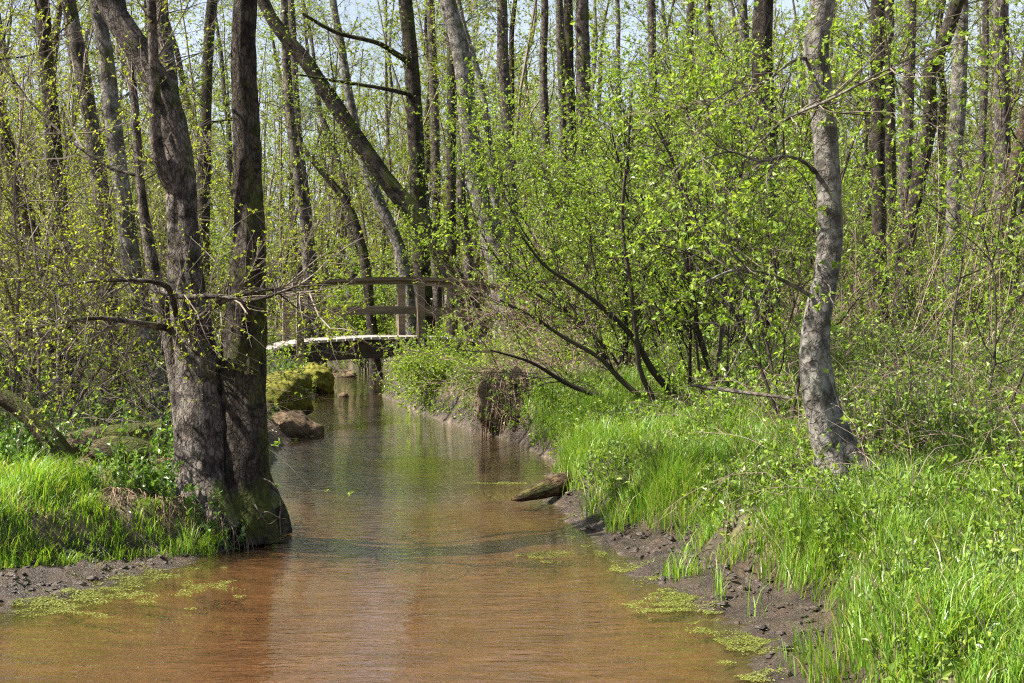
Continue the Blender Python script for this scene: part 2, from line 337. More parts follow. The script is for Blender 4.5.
mb = MB(); mb.add([[-60, -20, 0], [14, -20, 0], [14, 140, 0], [-60, 140, 0]], [[0, 1, 2, 3]])
water = mb.build('water', M_water); water['kind'] = 'structure'

# ------------------------------------------------------------------ plants toolkit
def kids(P, R, n, t0, t1, ln, ang, npts, up, wig, rng, rf=.011, fall=.0, rcap=True, bias=None):
    m, k, _ = P.shape
    plen = np.linalg.norm(P[:, -1] - P[:, 0], axis=1) + .01
    idx = rng.choice(m, n, p=plen / plen.sum()); t = rng.uniform(t0, t1, n); s = t * (k - 1); i = np.minimum(s.astype(int), k - 2); fr = (s - i)[:, None]
    base = P[idx, i] * (1 - fr) + P[idx, i + 1] * fr; tan = nrm(P[idx, i + 1] - P[idx, i]); pr = R[idx, i] * (1 - fr[:, 0]) + R[idx, i + 1] * fr[:, 0]
    rv = rng.normal(size=(n, 3)); perp = nrm(rv - (rv * tan).sum(1, keepdims=True) * tan)
    if bias is not None: perp = nrm(perp + np.asarray(bias))
    an = rng.normal(ang, .2, n)[:, None]
    d = nrm(tan * np.cos(an) + perp * np.sin(an)); L = ln * rng.uniform(.5, 1.35, n) * (1 - fall * t)
    out = np.empty((n, npts, 3)); out[:, 0] = base; st = (L / (npts - 1))[:, None]
    for q in range(1, npts):
        out[:, q] = out[:, q - 1] + d * st
        d = nrm(d + rng.normal(0, wig, (n, 3)) + np.array([0, 0, up]))
    r0 = rf * L
    if rcap: r0 = np.minimum(r0, pr * .8)
    r0 = np.maximum(r0, .0012)
    return out, r0[:, None] * np.linspace(1, .3, npts)[None]
def put_leaves(mb, P, per, L, rng, t0=.15, m=1, wr=.62, up=.6, droop=0.):
    n, k, _ = P.shape; c = rng.poisson(per / 2.8, n); idx = np.repeat(np.arange(n), c); s = rng.uniform(t0, 1, len(idx)) * (k - 1); c = rng.integers(1, 5, len(idx)); idx = np.repeat(idx, c); s = np.repeat(s, c); N_ = len(idx)
    s = np.clip(s + rng.normal(0, .04, N_), 0, k - 1.001); i = np.minimum(s.astype(int), k - 2); fr = (s - i)[:, None]
    b = P[idx, i] * (1 - fr) + P[idx, i + 1] * fr; tan = nrm(P[idx, i + 1] - P[idx, i])
    D = nrm(tan * .6 + rng.normal(0, .7, (N_, 3)) + np.array([0, 0, -droop]))
    Nn = nrm(rng.normal(0, .55, (N_, 3)) + np.array([0, 0, up]))
    Ls = L * rng.uniform(.4, 1.4, N_); mb.leaves(b, D, Nn, Ls, Ls * wr * rng.uniform(.8, 1.2, N_), m=m)
SEED = [100]
def rng_(): SEED[0] += 1; return np.random.default_rng(SEED[0])

def crown(P, R, rng, n1=16, l1=2.2, z0=.3, n2=110, l2=.9, n3=600, l3=.38, leafn=8, leaf=.035, ang=1.1, up=.05, lm=None, tm=None, k1=5, wig=.22, z1=.98):
    """twigs + leaves on a trunk; returns (limb mb, crown mb)"""
    lb = MB(); cb = MB()
    P1, R1 = kids(P, R, n1, z0, z1, l1, ang, 9, up, wig * .7, rng, .0085, .45)
    P2, R2 = kids(P1, R1, n2, .15, 1, l2, .8, 6, up, wig, rng, .009)
    P3, R3 = kids(P2, R2, n3, .1, 1, l3, .8, 4, .02, wig, rng, .007)
    lb.tubes(P1, R1, k1); cb.tubes(P2, R2, 3, m=0); cb.tubes(P3, R3, 3, m=0)
    put_leaves(cb, P3, leafn, leaf, rng); put_leaves(cb, P2, leafn * .5, leaf, rng, .4)
    return lb, cb
def trunk_mesh(name, path, parent, m, k=14, rough=.12, flare=.5, ns=90, extra=None, res=None):
    """path (n,4) world xyz + radius"""
    S = spline(path, ns); P = S[None, :, :3]; R = np.maximum(S[:, 3], .01)[None]
    gz = S[0, 2]; seed = random.randint(0, 999)
    def rad(A, V):
        th = np.arctan2(A[..., 1], A[..., 0]); q = np.stack([np.cos(th) * 1.6, np.sin(th) * 1.6, A[..., 2] * 2.2], -1)
        hh = V[..., 2] - gz
        fl = flare * np.exp(-np.clip(hh - .15, 0, 9) / .22) * (1 + .55 * np.cos(th * 3 + seed) + .35 * np.cos(th * 5 + seed * 2))
        rdg = np.abs(vnoise(np.stack([np.cos(th) * 4.5, np.sin(th) * 4.5, A[..., 2] * 9], -1), seed + 3))
        return 1 + rough * fbm(q, 3, seed) + rough * .7 * (rdg - .4) + fl
    b = MB(); b.tubes(P, R, k, rad=rad)
    if extra is not None: extra(b)
    return b.build(name, m, parent, attr=True), P, R
def tree(name, label, pts, Y, H_=None, bark=None, cfg={}, lm=None, group=None, k=16, ns=90, rough=.12, flare=.5, cat='tree', base=None, limbs=()):
    """pts [(px,py,w)] from the base upwards, at distance Y (number or list)"""
    rng = rng_(); Ys = [Y] * len(pts) if np.isscalar(Y) else Y
    wf = 1.0 if name != 'tree' else 1.18
    W = [np.r_[pix(p[0], p[1], yy), p[2] * wf / 2 * yy / F] for p, yy in zip(pts, Ys)]
    W = np.array(W)
    g = float(H(W[0, 0], W[0, 1])); W0 = W[0].copy()
    if W0[2] > g + .05:                                    # carry the trunk down to the ground
        d = (W[0] - W[1]); d = d / max(.05, -d[2]); q = W0 + d * (W0[2] - g + .12) * .6; q[2] = g - .12; q[3] = W0[3] * 1.08; W = np.vstack([q, W])
    else: W[0, 2] = g - .12
    if H_:
        d = nrm((W[-1, :3] - W[-2, :3])[None])[0]; p = W[-1].copy(); n = 7; tot = H_ - p[2]
        for i in range(n):
            d = nrm((d + np.array([0, 0, .25]) + rng.normal(0, .07, 3))[None])[0]
            p = np.r_[p[:3] + d * tot / n, W[-1, 3] * (1 - (i + 1) / n * .9)] if i == 0 else np.r_[p[:3] + d * tot / n, W[len(W) - 1 - i, 3] * (1 - (i + 1) / n * .9)]
            W = np.vstack([W, p])
    root = thing(name, label, cat, (W[0, 0], W[0, 1], g), group); o0 = np.array([W[0, 0], W[0, 1], g]); W[:, :3] -= o0
    ex = []
    c = dict(n1=14, n2=90, n3=420); c.update(cfg)
    S = spline(W, 60); P = S[None, :, :3]; R = np.maximum(S[:, 3], .008)[None]
    lb, cb = crown(P, R, rng, **c)
    for lp, lw in limbs:                                   # traced limbs [(px,py,Y)], widths
        q = np.array([np.r_[pix(*a_) - o0, b_ / 2 * a_[2] / F] for a_, b_ in zip(lp, lw)]); s_ = spline(q, 24)
        lb.tubes(s_[None, :, :3], s_[None, :, 3], 7)
        P2, R2 = kids(s_[None, :, :3], s_[None, :, 3], 17, .15, 1, .6, .9, 7, .04, .22, rng, .008); P3, R3 = kids(P2, R2, 130, .1, 1, .3, .8, 4, .03, .2, rng, .007)
        cb.tubes(P2, R2, 3); cb.tubes(P3, R3, 3); put_leaves(cb, P3, 8, c.get('leaf', .035) * .8, rng)
    bk = bark or M_bark
    def extra(b):
        for v, q, a_ in zip(lb.V, lb.Q, lb.A): pass
        for i in range(len(lb.V)): b.add(lb.V[i], lb.Q[i] - sum(len(x) for x in lb.V[:i]), A=lb.A[i])
    trunk_mesh('trunk', W, root, bk, k, rough, flare, ns, extra)
    cb.build('crown', [M_twig if bk is not M_barkd else M_twigd, lm or M_leaf], root, smooth=False)
    return root
def shrub(name, label, loc, h=2.5, stems=9, spread=.5, lean=(0, 0), n2=90, n3=700, leafn=9, leaf=.03, lm=None, tm=None, group=None, traced=(), l2=.8, l3=.35, seed=None, up=.06, wig=.2, cat='shrub', r0=.0062, link=True, z=None):
    rng = rng_(); x, y = loc; g = float(H(x, y)) if z is None else z
    n = stems; d = nrm(np.c_[rng.normal(0, spread, (n, 2)) + np.array(lean), np.ones(n)]); npts = 12
    P = np.empty((n, npts, 3)); P[:, 0] = np.c_[rng.normal(0, .12, (n, 2)), np.full(n, -.06)]; L = h * rng.uniform(.55, 1.15, n)
    for q in range(1, npts):
        P[:, q] = P[:, q - 1] + d * (L / (npts - 1))[:, None]; d = nrm(d + rng.normal(0, .1, (n, 3)) + np.array([lean[0] * .06, lean[1] * .06, up]))
    R = (L * r0)[:, None] * np.linspace(1, .25, npts)[None]
    sb = MB(); fb = MB(); o0 = np.array([x, y, g])
    allP = [(P, R)]
    for tp, tw in traced:
        q = np.array([np.r_[pix(*a_) - o0, b_ / 2 * a_[2] / F] for a_, b_ in zip(tp, tw)]); s_ = spline(q, npts * 2)
        sb.tubes(s_[None, :, :3], s_[None, :, 3], 7)
        allP.append((s_[None, ::2, :3], s_[None, ::2, 3]))
    if n: sb.tubes(P, R, 5)
    P = np.concatenate([a_[0] for a_ in allP]); R = np.concatenate([a_[1] for a_ in allP])
    P2, R2 = kids(P, R, n2, .15, 1, l2, .75, 7, up, wig, rng, .008); P3, R3 = kids(P2, R2, n3, .05, 1, l3, .75, 4, .03, wig, rng, .006)
    sb.tubes(P2, R2, 3); fb.tubes(P3, R3, 3, m=0)
    put_leaves(fb, P3, leafn, leaf, rng, .05); put_leaves(fb, P2, leafn * .7, leaf, rng, .3)
    root = thing(name, label, cat, tuple(o0), group)
    sb.build('stems', tm or M_twigd, root, smooth=True); fb.build('foliage', [tm or M_twig, lm or M_leaf], root, smooth=False)
    return root
def copy_tree(o, loc, rz, s, label=None, group=None):
    c = o.copy(); COL.objects.link(c); c.location = loc; c.rotation_euler = (random.uniform(-.03, .03), random.uniform(-.03, .03), rz); c.scale = (s[0], s[0], s[1])
    if label: c['label'] = label
    if group: c['group'] = group
    for ch in list(o.children):
        d = ch.copy(); COL.objects.link(d); d.parent = c
    return c
random.seed(7)

# ------------------------------------------------------------------ footbridge
BX, BY, BT = -3.5, 23.0, math.atan2(.33, .945)
zs_s = [-1.2, -.5, 0, .8, 1.7, 2.6, 3.85, 4.6, 5.6]; zs_z = [.56, .70, .80, .862, .885, .86, .70, .55, .40]
_zt = spline(np.c_[zs_s, np.zeros(9), zs_z], 200)
def dz(s): return np.interp(s, _zt[:, 0], _zt[:, 2])
br = thing('footbridge', 'small arched wooden footbridge with handrails spanning the stream', 'bridge', (BX, BY, 0)); br.rotation_euler = (0, 0, BT)
def arched(name, m, y0, y1, s0, s1, zo, th, n=40, wob=.0):
    b = MB(); s = np.linspace(s0, s1, n); z = dz(s) + zo
    V = np.stack([np.stack([s, np.full(n, yy), z - tt], -1) for yy, tt in ((y0, th), (y1, th), (y1, 0), (y0, 0))], 1).reshape(-1, 3)
    i = np.arange(n - 1)[:, None] * 4; q = np.arange(4)[None]; Q = np.stack([i + q, i + 4 + q, i + 4 + (q + 1) % 4, i + (q + 1) % 4], -1).reshape(-1, 4)
    b.add(V, np.vstack([Q, [[0, 1, 2, 3]], [[(n - 1) * 4 + 3, (n - 1) * 4 + 2, (n - 1) * 4 + 1, (n - 1) * 4]]])); return b.build(name, m, br, smooth=False)
b = MB(); s = -1.15; rr = random.Random(3)
while s < 5.5:
    wd = .135; a_ = math.atan2(dz(s + .1) - dz(s), .1); Mx = [[math.cos(a_), 0, -math.sin(a_)], [0, 1, 0], [math.sin(a_), 0, math.cos(a_)]]
    b.box((s + wd / 2, .55 + rr.uniform(-.02, .02), dz(s + wd / 2) - .02 + rr.uniform(-.003, .003)), (wd / 2 - .008, .66, .02), M=Mx); s += wd + .012
b.build('deck', M_deck, br, smooth=False)
for y0 in (.03, .97): arched('beam', M_beam, y0, y0 + .12, -.6, 5.2, -.045, .31)
for y0 in (-.09, 1.19):
    y1 = y0 + .05
    arched('handrail', M_wood, y0 - .03, y0 + .09, -.12, 4.5, 1.0, .05); arched('side_rail', M_wood, y0 - .002 + (.052 if y0 < 0 else -.05), y0 + (.08 if y0 < 0 else -.004), -.1, 4.5, .947, .06)
    arched('middle_rail', M_wood, y0 + (.052 if y0 < 0 else -.05), y0 + (.10 if y0 < 0 else -.004), -.05, 4.5, .51, .13)
for y0 in (-.09, 1.19):
    for sp_ in (0, 2.05, 4.2):
        b = MB(); z0 = dz(sp_) - .38; z1 = dz(sp_) + .945
        b.box((sp_, y0, (z0 + z1) / 2), (.06, .05, (z1 - z0) / 2)); b.build('post', M_wood, br, smooth=False)
        b = MB(); b.tubes(np.array([[[sp_, y0 - .065, z0 + .2], [sp_, y0 - .048, z0 + .2]]]), np.array([[.018, .018]]), 8, cap=True); b.build('bolt', M_rockp, br.children[-1], smooth=False)
def lump(name, c, r, m, seed, amp=.25, n=28, mats=None, parent=None, flat=.0, freq=1.3, build=True):
    u = np.linspace(0, np.pi, n); v = np.linspace(0, 2 * np.pi, n * 2, endpoint=False); U, Vv = np.meshgrid(u, v, indexing='ij')
    d = np.stack([np.sin(U) * np.cos(Vv), np.sin(U) * np.sin(Vv), np.cos(U)], -1)
    rr_ = 1 + amp * fbm(d * freq + seed, 4, seed); V = d * rr_[..., None] * np.asarray(r)
    k = n * 2; i = np.arange(n - 1)[:, None] * k; q = np.arange(k)[None]; Q = np.stack([i + q, i + k + q, i + k + (q + 1) % k, i + (q + 1) % k], -1).reshape(-1, 4)
    return V.reshape(-1, 3), Q
def rock(name, label, c, r, m, seed, amp=.25, rz=0., cat='rock', group=None, moss_cap=None):
    V, Q = lump(name, c, r, m, seed, amp); b = MB(); cz, sz_ = math.cos(rz), math.sin(rz); V = V @ np.array([[cz, sz_, 0], [-sz_, cz, 0], [0, 0, 1]])
    b.add(V, Q); o = b.build(name, m, smooth=True); o.location = c; tag(o, label, cat, group)
    if moss_cap:
        V2, Q2 = lump(name, c, np.asarray(r) * 1.05, m, seed, amp, n=40); V2 = V2 @ np.array([[cz, sz_, 0], [-sz_, cz, 0], [0, 0, 1]])
        V2 = V2 + nrm(V2) * (.02 * fbm(V2 * 14, 3, 5))[:, None]
        V2[:, 2] -= .018 + .02 * vnoise(V2 * 6, 8); b = MB(); b.add(V2 + np.array([0, 0, .03 * r[2] / .2]), Q2); b.build('moss_cap', moss_cap, o)
    return o
def at(px, py, z):
    u = px - 512; v = 341.5 - py; y = F * ca + v * sa; zz = -F * sa + v * ca; t = (z - CH) / zz; return np.array([u * t, y * t, z])
# mortar block under the bridge ends
for (s_, l_) in ((-.55, 'rough stone footing under the near left end of the footbridge'), ):
    pass

# ------------------------------------------------------------------ trees in the photograph
G0 = dict(n1=13, n2=90, n3=360, z0=.38, l1=2.4, l2=.9, l3=.36, leafn=6, leaf=.03)
# big pair at the left water's edge
tree('alder_tree', 'stout dark alder trunk rising straight at the left water edge, mossy at its foot',
     [(240, 548, 62), (240, 500, 56), (242, 430, 50), (243, 370, 46), (248, 300, 38), (250, 230, 31), (247, 150, 27), (243, 70, 25), (245, 0, 23)], 8.75, 13, M_barkd,
     dict(G0, z0=.4, leafn=5, leaf=.024), M_leafy, k=40, ns=220, rough=.17, flare=.45)
tree('alder_tree', 'thick furrowed alder trunk at the left water edge bending left into a dark mossy lean',
     [(222, 540, 70), (212, 500, 62), (203, 440, 56), (198, 380, 48), (187, 300, 38), (182, 230, 30), (180, 170, 27), (168, 110, 27), (145, 60, 25), (118, 20, 23), (98, -20, 22)],
     [8.7, 8.7, 8.72, 8.75, 8.8, 8.8, 8.8, 8.8, 8.8, 8.8, 8.8], 11, M_bark, dict(G0, z0=.45, leafn=5, leaf=.024), M_leafy, k=40, ns=220, rough=.17, flare=.5,
     limbs=[([(178, 200, 8.8), (160, 160, 8.7), (155, 80, 8.6), (150, -30, 8.5)], [18, 14, 11, 9])])
tree('alder_tree', 'short forked alder stem with mossy stub left of the big waterside pair',
     [(196, 520, 30), (186, 440, 22), (180, 390, 20), (172, 345, 18), (160, 300, 15), (150, 250, 12), (140, 180, 9)], 9.0, 6, M_bark, dict(n1=7, n2=40, n3=150, z0=.35, l1=1.4, leafn=5, leaf=.024), M_leafy, k=18, flare=.3,
     limbs=[([(178, 375, 9.), (186, 340, 8.8), (178, 318, 8.6), (165, 285, 8.4), (120, 280, 8.3), (60, 285, 8.2)], [16, 13, 9, 6, 4, 2]),
            ([(178, 330, 8.8), (200, 318, 8.5), (225, 300, 8.3), (262, 290, 8.2), (320, 292, 8.1)], [10, 7, 6, 4, 2]),
            ([(176, 330, 8.8), (150, 325, 8.5), (90, 318, 8.3), (30, 330, 8.2)], [9, 7, 4, 2]),
            ([(160, 290, 8.6), (185, 297, 8.4), (215, 296, 8.3), (250, 300, 8.2), (300, 285, 8.0)], [7, 6, 5, 4, 2])])
MID = dict(n1=26, n2=130, n3=560, z0=.22, l1=1.3, l2=.7, l3=.34, leafn=4.5, leaf=.033)
def T(label, pts, Y, H_=16, bark=M_barkf, cfg=None, lm=None, **kw):
    c = dict(MID); c.update(cfg or {}); return tree('tree', label, pts, Y, H_, bark, c, lm, k=kw.pop('k', 14), ns=kw.pop('ns', 70), **kw)
T('grey lit trunk leaning left just behind the waterside alders', [(165, 440, 20), (152, 345, 17), (138, 300, 16), (124, 200, 15), (114, 130, 14), (106, 60, 13), (95, -10, 12)], 12, 9.8, M_barkg, lm=M_leafy)
T('slim brown trunk left of the grey leaning one, gently leaning left', [(112, 420, 16), (108, 300, 15), (102, 200, 14), (92, 130, 13), (82, 70, 13), (68, 0, 12)], 13.5, 13, M_bark, lm=M_leafy)
T('dark straight trunk standing in the thicket behind the mossy logs', [(75, 420, 20), (70, 360, 18), (66, 300, 17), (58, 200, 15), (50, 100, 13), (42, 0, 12)], 14, 10.7, M_barkd, lm=M_leafy)
T('dark trunk slanting out of frame at the left edge', [(62, 370, 17), (46, 290, 15), (22, 200, 14), (6, 140, 13), (-10, 70, 12)], 13, 9.0, M_barkd, lm=M_leafy)
T('thin dark trunk between the forked alders and the straight alder', [(205, 380, 14), (203, 250, 12), (206, 120, 10), (212, 0, 9)], 17, 12.3, M_barkd)
T('slender grey trunk behind the big lean, right of it near the top', [(190, 330, 15), (184, 200, 14), (172, 100, 14), (160, 0, 13)], 15, 11.5, M_bark)
T('dark trunk leaning steeply left over the footbridge', [(476, 325, 20), (450, 268, 17), (430, 235, 17), (391, 186, 15), (363, 148, 14), (335, 105, 13), (307, 63, 12), (271, 17, 11), (255, -20, 10)], 27, 11.5, M_barkd, dict(z0=.3), flare=.3)
T('tall dark upright trunk behind the middle of the footbridge', [(426, 345, 17), (421, 250, 15), (419, 211, 14), (416, 140, 14), (412, 70, 13), (405, 0, 12)], 28, 15.6, M_barkd,
  limbs=[([(409, 62, 28), (398, 55, 27.5), (380, 44, 27), (335, 32, 26.5), (303, 14, 26)], [7, 6, 5, 4, 3]), ([(412, 95, 28), (380, 88, 27), (330, 80, 26.5), (300, 75, 26)], [5, 4, 3, 2])])
T('pale grey lit trunk leaning slightly right behind the footbridge', [(505, 320, 19), (489, 228, 17), (475, 176, 16), (468, 123, 15), (461, 53, 15), (447, 0, 14)], 25, 14.8, M_barkg, dict(z0=.35))
T('thin pale trunk beside the grey leaning one', [(502, 300, 7), (489, 140, 6), (482, 88, 5), (460, 10, 5)], 27, 11.5, M_barkg)
T('pale leaning trunk just behind the footbridge handrail', [(412, 330, 12), (395, 235, 10), (380, 204, 10), (363, 158, 9), (350, 100, 8), (340, 40, 7)], 29, 11.5, M_barkg)
T('thin brown trunk above the left bridge posts', [(310, 330, 9), (303, 211, 8), (293, 140, 8), (286, 53, 7), (284, 0, 6)], 28, 12.3, M_bark)
T('second thin trunk above the left bridge posts, leaning right', [(318, 320, 8), (306, 200, 7), (297, 120, 7), (292, 20, 6)], 31, 13.9, M_barkf)
T('crooked dark sapling leaning left behind the left half of the footbridge', [(372, 330, 9), (360, 240, 8), (345, 200, 7), (325, 175, 6), (305, 150, 4)], 27, 4.9, M_barkd, dict(n1=10))
T('straight reddish trunk right of the pale lean, top centre', [(512, 300, 12), (509, 140, 10), (503, 70, 10), (502, 0, 9)], 33, 16.4, M_barkf)
T('straight dark trunk left of the pale lean, top centre', [(452, 300, 9), (451, 158, 8), (451, 35, 8), (449, 0, 8)], 33, 16.4, M_barkd)
T('thin trunk between the dark upright and the pale lean', [(437, 300, 8), (435, 140, 8), (431, 20, 7), (430, 0, 7)], 36, 16.4, M_barkf)
T('broad grey trunk standing against the open sky, top centre', [(590, 320, 15), (588, 200, 13), (584, 123, 12), (583, 60, 12), (582, 0, 11)], 34, 16.4, M_bark)
T('left trunk of the slim trio against the open sky', [(548, 320, 8), (545, 120, 7), (543, 60, 7), (545, 0, 6)], 38, 17.2, M_barkf)
T('middle trunk of the slim trio against the open sky', [(566, 320, 8), (563, 116, 7), (561, 60, 7), (559, 0, 7)], 40, 17.2, M_barkf)
T('right trunk of the slim trio against the open sky', [(574, 320, 9), (571, 116, 8), (569, 60, 8), (568, 0, 8)], 37, 17.2, M_barkd)
T('very thin pale trunk in the open sky right of the broad grey one', [(621, 320, 6), (619, 120, 5), (618, 60, 4), (617, 0, 4)], 40, 14.8, M_barkg)
T('dark bushy trunk wrapped in old stems behind the leafy shrubs, right of centre', [(768, 355, 22), (768, 300, 20), (767, 240, 19), (766, 120, 18), (762, 60, 17), (764, 0, 16)], 18, 13.1, M_barkd, dict(n1=34, z0=.1, n3=800, l1=1.2))
T('pale trunk just left of the dark bushy one', [(752, 340, 14), (750, 300, 12), (748, 200, 10), (745, 100, 9), (742, 0, 8)], 24, 13.1, M_barkg)
# big grey trunk, right
tree('grey_tree', 'large smooth grey trunk curving up from the grassy right bank, dappled by twig shadows',
     [(843, 474, 44), (835, 452, 39), (823, 413, 35), (815, 368, 31), (816, 325, 28), (823, 290, 27), (830, 238, 25.5), (829, 200, 25), (825, 140, 25), (820, 88, 25), (816, 53, 25), (823, 0, 26)], 8.3, 13, M_barkg,
     dict(G0, z0=.40, n1=14, l1=2.6, leafn=6, leaf=.04, n3=520), M_leaf, k=34, ns=220, rough=.09, flare=.45,
     limbs=[([(808, 58, 8.3), (795, 60, 8.2), (760, 84, 8.0), (735, 88, 7.9), (690, 120, 7.8)], [5, 3, 2.5, 2, 1.5]),
            ([(815, 172, 8.3), (806, 163, 8.2), (785, 156, 8.1), (760, 161, 8.0), (730, 152, 7.9), (690, 165, 7.8)], [6, 4, 3, 2.5, 2, 1.5]),
            ([(745, 160, 8.3), (781, 123, 8.), (835, 97, 7.6), (890, 68, 7.4), (930, 50, 7.3)], [2, 3, 3, 2, 1.5]),
            ([(818, 300, 8.3), (790, 284, 8.1), (760, 272, 7.9), (735, 270, 7.8), (700, 285, 7.7)], [5, 4, 3, 3, 2])])
T('straight grey trunk right of the large grey one', [(881, 335, 13), (879, 240, 12.5), (878, 158, 12), (878, 70, 12), (878, 0, 11)], 22, 13.9, M_barkd)
T('dark trunk close behind the straight grey one', [(893, 330, 10), (890, 150, 10), (888, 60, 10), (889, 0, 9)], 27, 14.8, M_barkd)
T('brown trunk between the straight grey one and the curved black one', [(902, 330, 11), (906, 158, 10), (908, 105, 10), (911, 0, 9)], 25, 14.8, M_barkf)
T('curved blackish trunk leaning right with moss at its bend', [(902, 325, 16), (904, 300, 15), (907, 237, 14), (913, 211, 13.5), (923, 158, 13), (930, 116, 12.5), (930, 70, 12), (943, 42, 12), (958, 0, 11), (972, -40, 10)], 20, 10.7, M_barkd, rough=.1)
T('straight pale lit trunk right of the curved blackish one', [(953, 335, 15), (953, 228, 13), (955, 158, 13), (959, 88, 12), (962, 7, 11)], 21, 13.9, M_barkg)
T('stout split trunk near the right edge with sunlit left side', [(1008, 335, 18), (1006, 260, 15), (1003, 176, 14), (1002, 88, 13), (1001, 0, 12)], 19, 13.1, M_bark)
T('mossy trunk slanting out at the right edge', [(1004, 330, 13), (1006, 240, 12), (1014, 176, 12), (1026, 120, 11), (1040, 60, 10)], 17, 9.8, M_moss)
T('thin pale trunk between the pale lit one and the right edge', [(984, 330, 7), (982, 160, 6), (985, 60, 6), (986, 0, 5)], 27, 13.9, M_barkf)
T('thin dark trunk left of the large grey one, among leaves', [(722, 340, 9), (717, 200, 8), (712, 100, 7), (708, 0, 6)], 26, 13.9, M_barkf)
T('slim trunk half hidden in leaves above the leaning shrub', [(660, 330, 9), (656, 180, 8), (652, 60, 7), (651, 0, 7)], 30, 14.8, M_barkf)
T('thin trunk above the gap in the leaves, right of the sky', [(690, 330, 8), (690, 105, 6), (690, 50, 6), (691, 0, 5)], 35, 14.8, M_barkd)

# ------------------------------------------------------------------ background trees: prototypes, then copies
ZONES = [(-9, 130, 'thin trunk far back in the wood at the left, behind the thicket', 'thin trunks far back behind the left thicket'),
         (130, 300, 'thin trunk far back between the waterside alders and the left bridge posts', 'thin trunks far back beyond the waterside alders'),
         (300, 480, 'thin trunk far back beyond the footbridge', 'thin trunks far back beyond the footbridge'),
         (480, 640, 'thin trunk far back under the open patch of sky', 'thin trunks far back under the open sky'),
         (640, 820, 'thin trunk far back behind the leafy shrubs right of centre', 'thin trunks far back behind the leafy shrubs'),
         (820, 1040, 'thin trunk far back in the wood at the right', 'thin trunks far back at the right')]
def far_proto(i):
    r = np.random.default_rng(900 + i); h = 14.5; n = 14
    z = np.linspace(-.2, h, n); P = np.cumsum(np.c_[r.normal(0, .06 + .05 * (i % 3), (n, 2)), np.zeros(n)], 0); P[:, 2] = z; P[0, :2] = 0
    P[:, 0] += (i - 2) * .04 * np.maximum(z, 0) ** 1.3 * .5
    W = np.c_[P, np.interp(z, [0, 1, h], [.15, .12, .02])]
    root = thing('tree', 'x', 'tree', (0, 0, 0))
    S = spline(W, 50); lb, cb = crown(S[None, :, :3], S[None, :, 3], r, n1=48, l1=1.9, z0=.12, n2=240, l2=.9, n3=1300, l3=.42, leafn=7.5, leaf=.06, ang=1.0, up=.08)
    def extra(b):
        for q in range(len(lb.V)): b.add(lb.V[q], lb.Q[q], A=lb.A[q])
    trunk_mesh('trunk', W, root, [M_barkf, M_barkg, M_barkd, M_bark, M_barkf][i], 8, .08, .2, 50, extra)
    cb.build('crown', [M_twig, M_far], root, smooth=False); return root
protos = [far_proto(i) for i in range(5)]; used = [False] * 5
rg = random.Random(11); placed = []; cnt = 0; tries = 0
while cnt < 125 and tries < 9000:
    tries += 1; y = 30 + 62 * rg.random() ** .8; x = rg.uniform(-.40, .40) * y; px = 512 + F * x / y
    xl, xr = np.interp(y, LY, LX), np.interp(y, RY, RX)
    if xl - .8 < x < xr + .8: continue
    if any((x - a_) ** 2 + (y - b_) ** 2 < 5.5 for a_, b_ in placed): continue
    if 590 < px < 650 and rg.random() < .6: continue
    placed.append((x, y)); k = rg.randrange(5); zn = [z_ for z_ in ZONES if z_[0] <= px < z_[1]] or [ZONES[0] if px < 0 else ZONES[-1]]
    s = (rg.uniform(.75, 1.35), rg.uniform(.75, 1.1)); loc = (x, y, float(H(x, y))); rz = rg.uniform(0, 6.28)
    if not used[k]:
        o = protos[k]; o.location = loc; o.rotation_euler = (0, 0, rz); o.scale = (s[0], s[0], s[1]); o['label'] = zn[0][2]; o['group'] = zn[0][3]; used[k] = True
    else: copy_tree(protos[k], loc, rz, s, zn[0][2], zn[0][3])
    cnt += 1

# ------------------------------------------------------------------ shrubs
S_ = dict(group=None)
# thicket on the left bank
L_SH = [(-3.9, 11.6, 3.0, 'tangled bare-twigged shrub with tiny yellow buds above the mossy logs', M_leafy, 6),
        (-3.0, 12.4, 2.6, 'twiggy budding shrub just behind the forked alder', M_leafy, 6),
        (-4.6, 13.0, 3.6, 'tall budding thicket shrub around the dark straight trunk', M_leafy, 8),
        (-6.0, 15.5, 3.8, 'dense yellow-green shrub at the far left edge of the thicket', M_leafy, 9),
        (-4.4, 16.5, 3.2, 'yellow-green shrub behind the straight waterside alder', M_leafy, 9),
        (-5.5, 20., 3.2, 'yellow-green shrub beside the left end of the footbridge', M_leaf, 9),
        (-7.6, 20.0, 4.4, 'tall leafy shrub deep in the left thicket', M_leaf, 10),
        (-5.2, 11.3, 1.7, 'low arching bare shrub hanging over the left bank', M_leafy, 3)]
for x, y, h, lb_, m_, ln_ in L_SH:
    shrub('thicket_shrub', lb_, (x, y), h, 11, .45, (.05, 0), 200, 2200, ln_, .0235, m_, M_twig, l2=.9, l3=.34, up=.02, wig=.26)
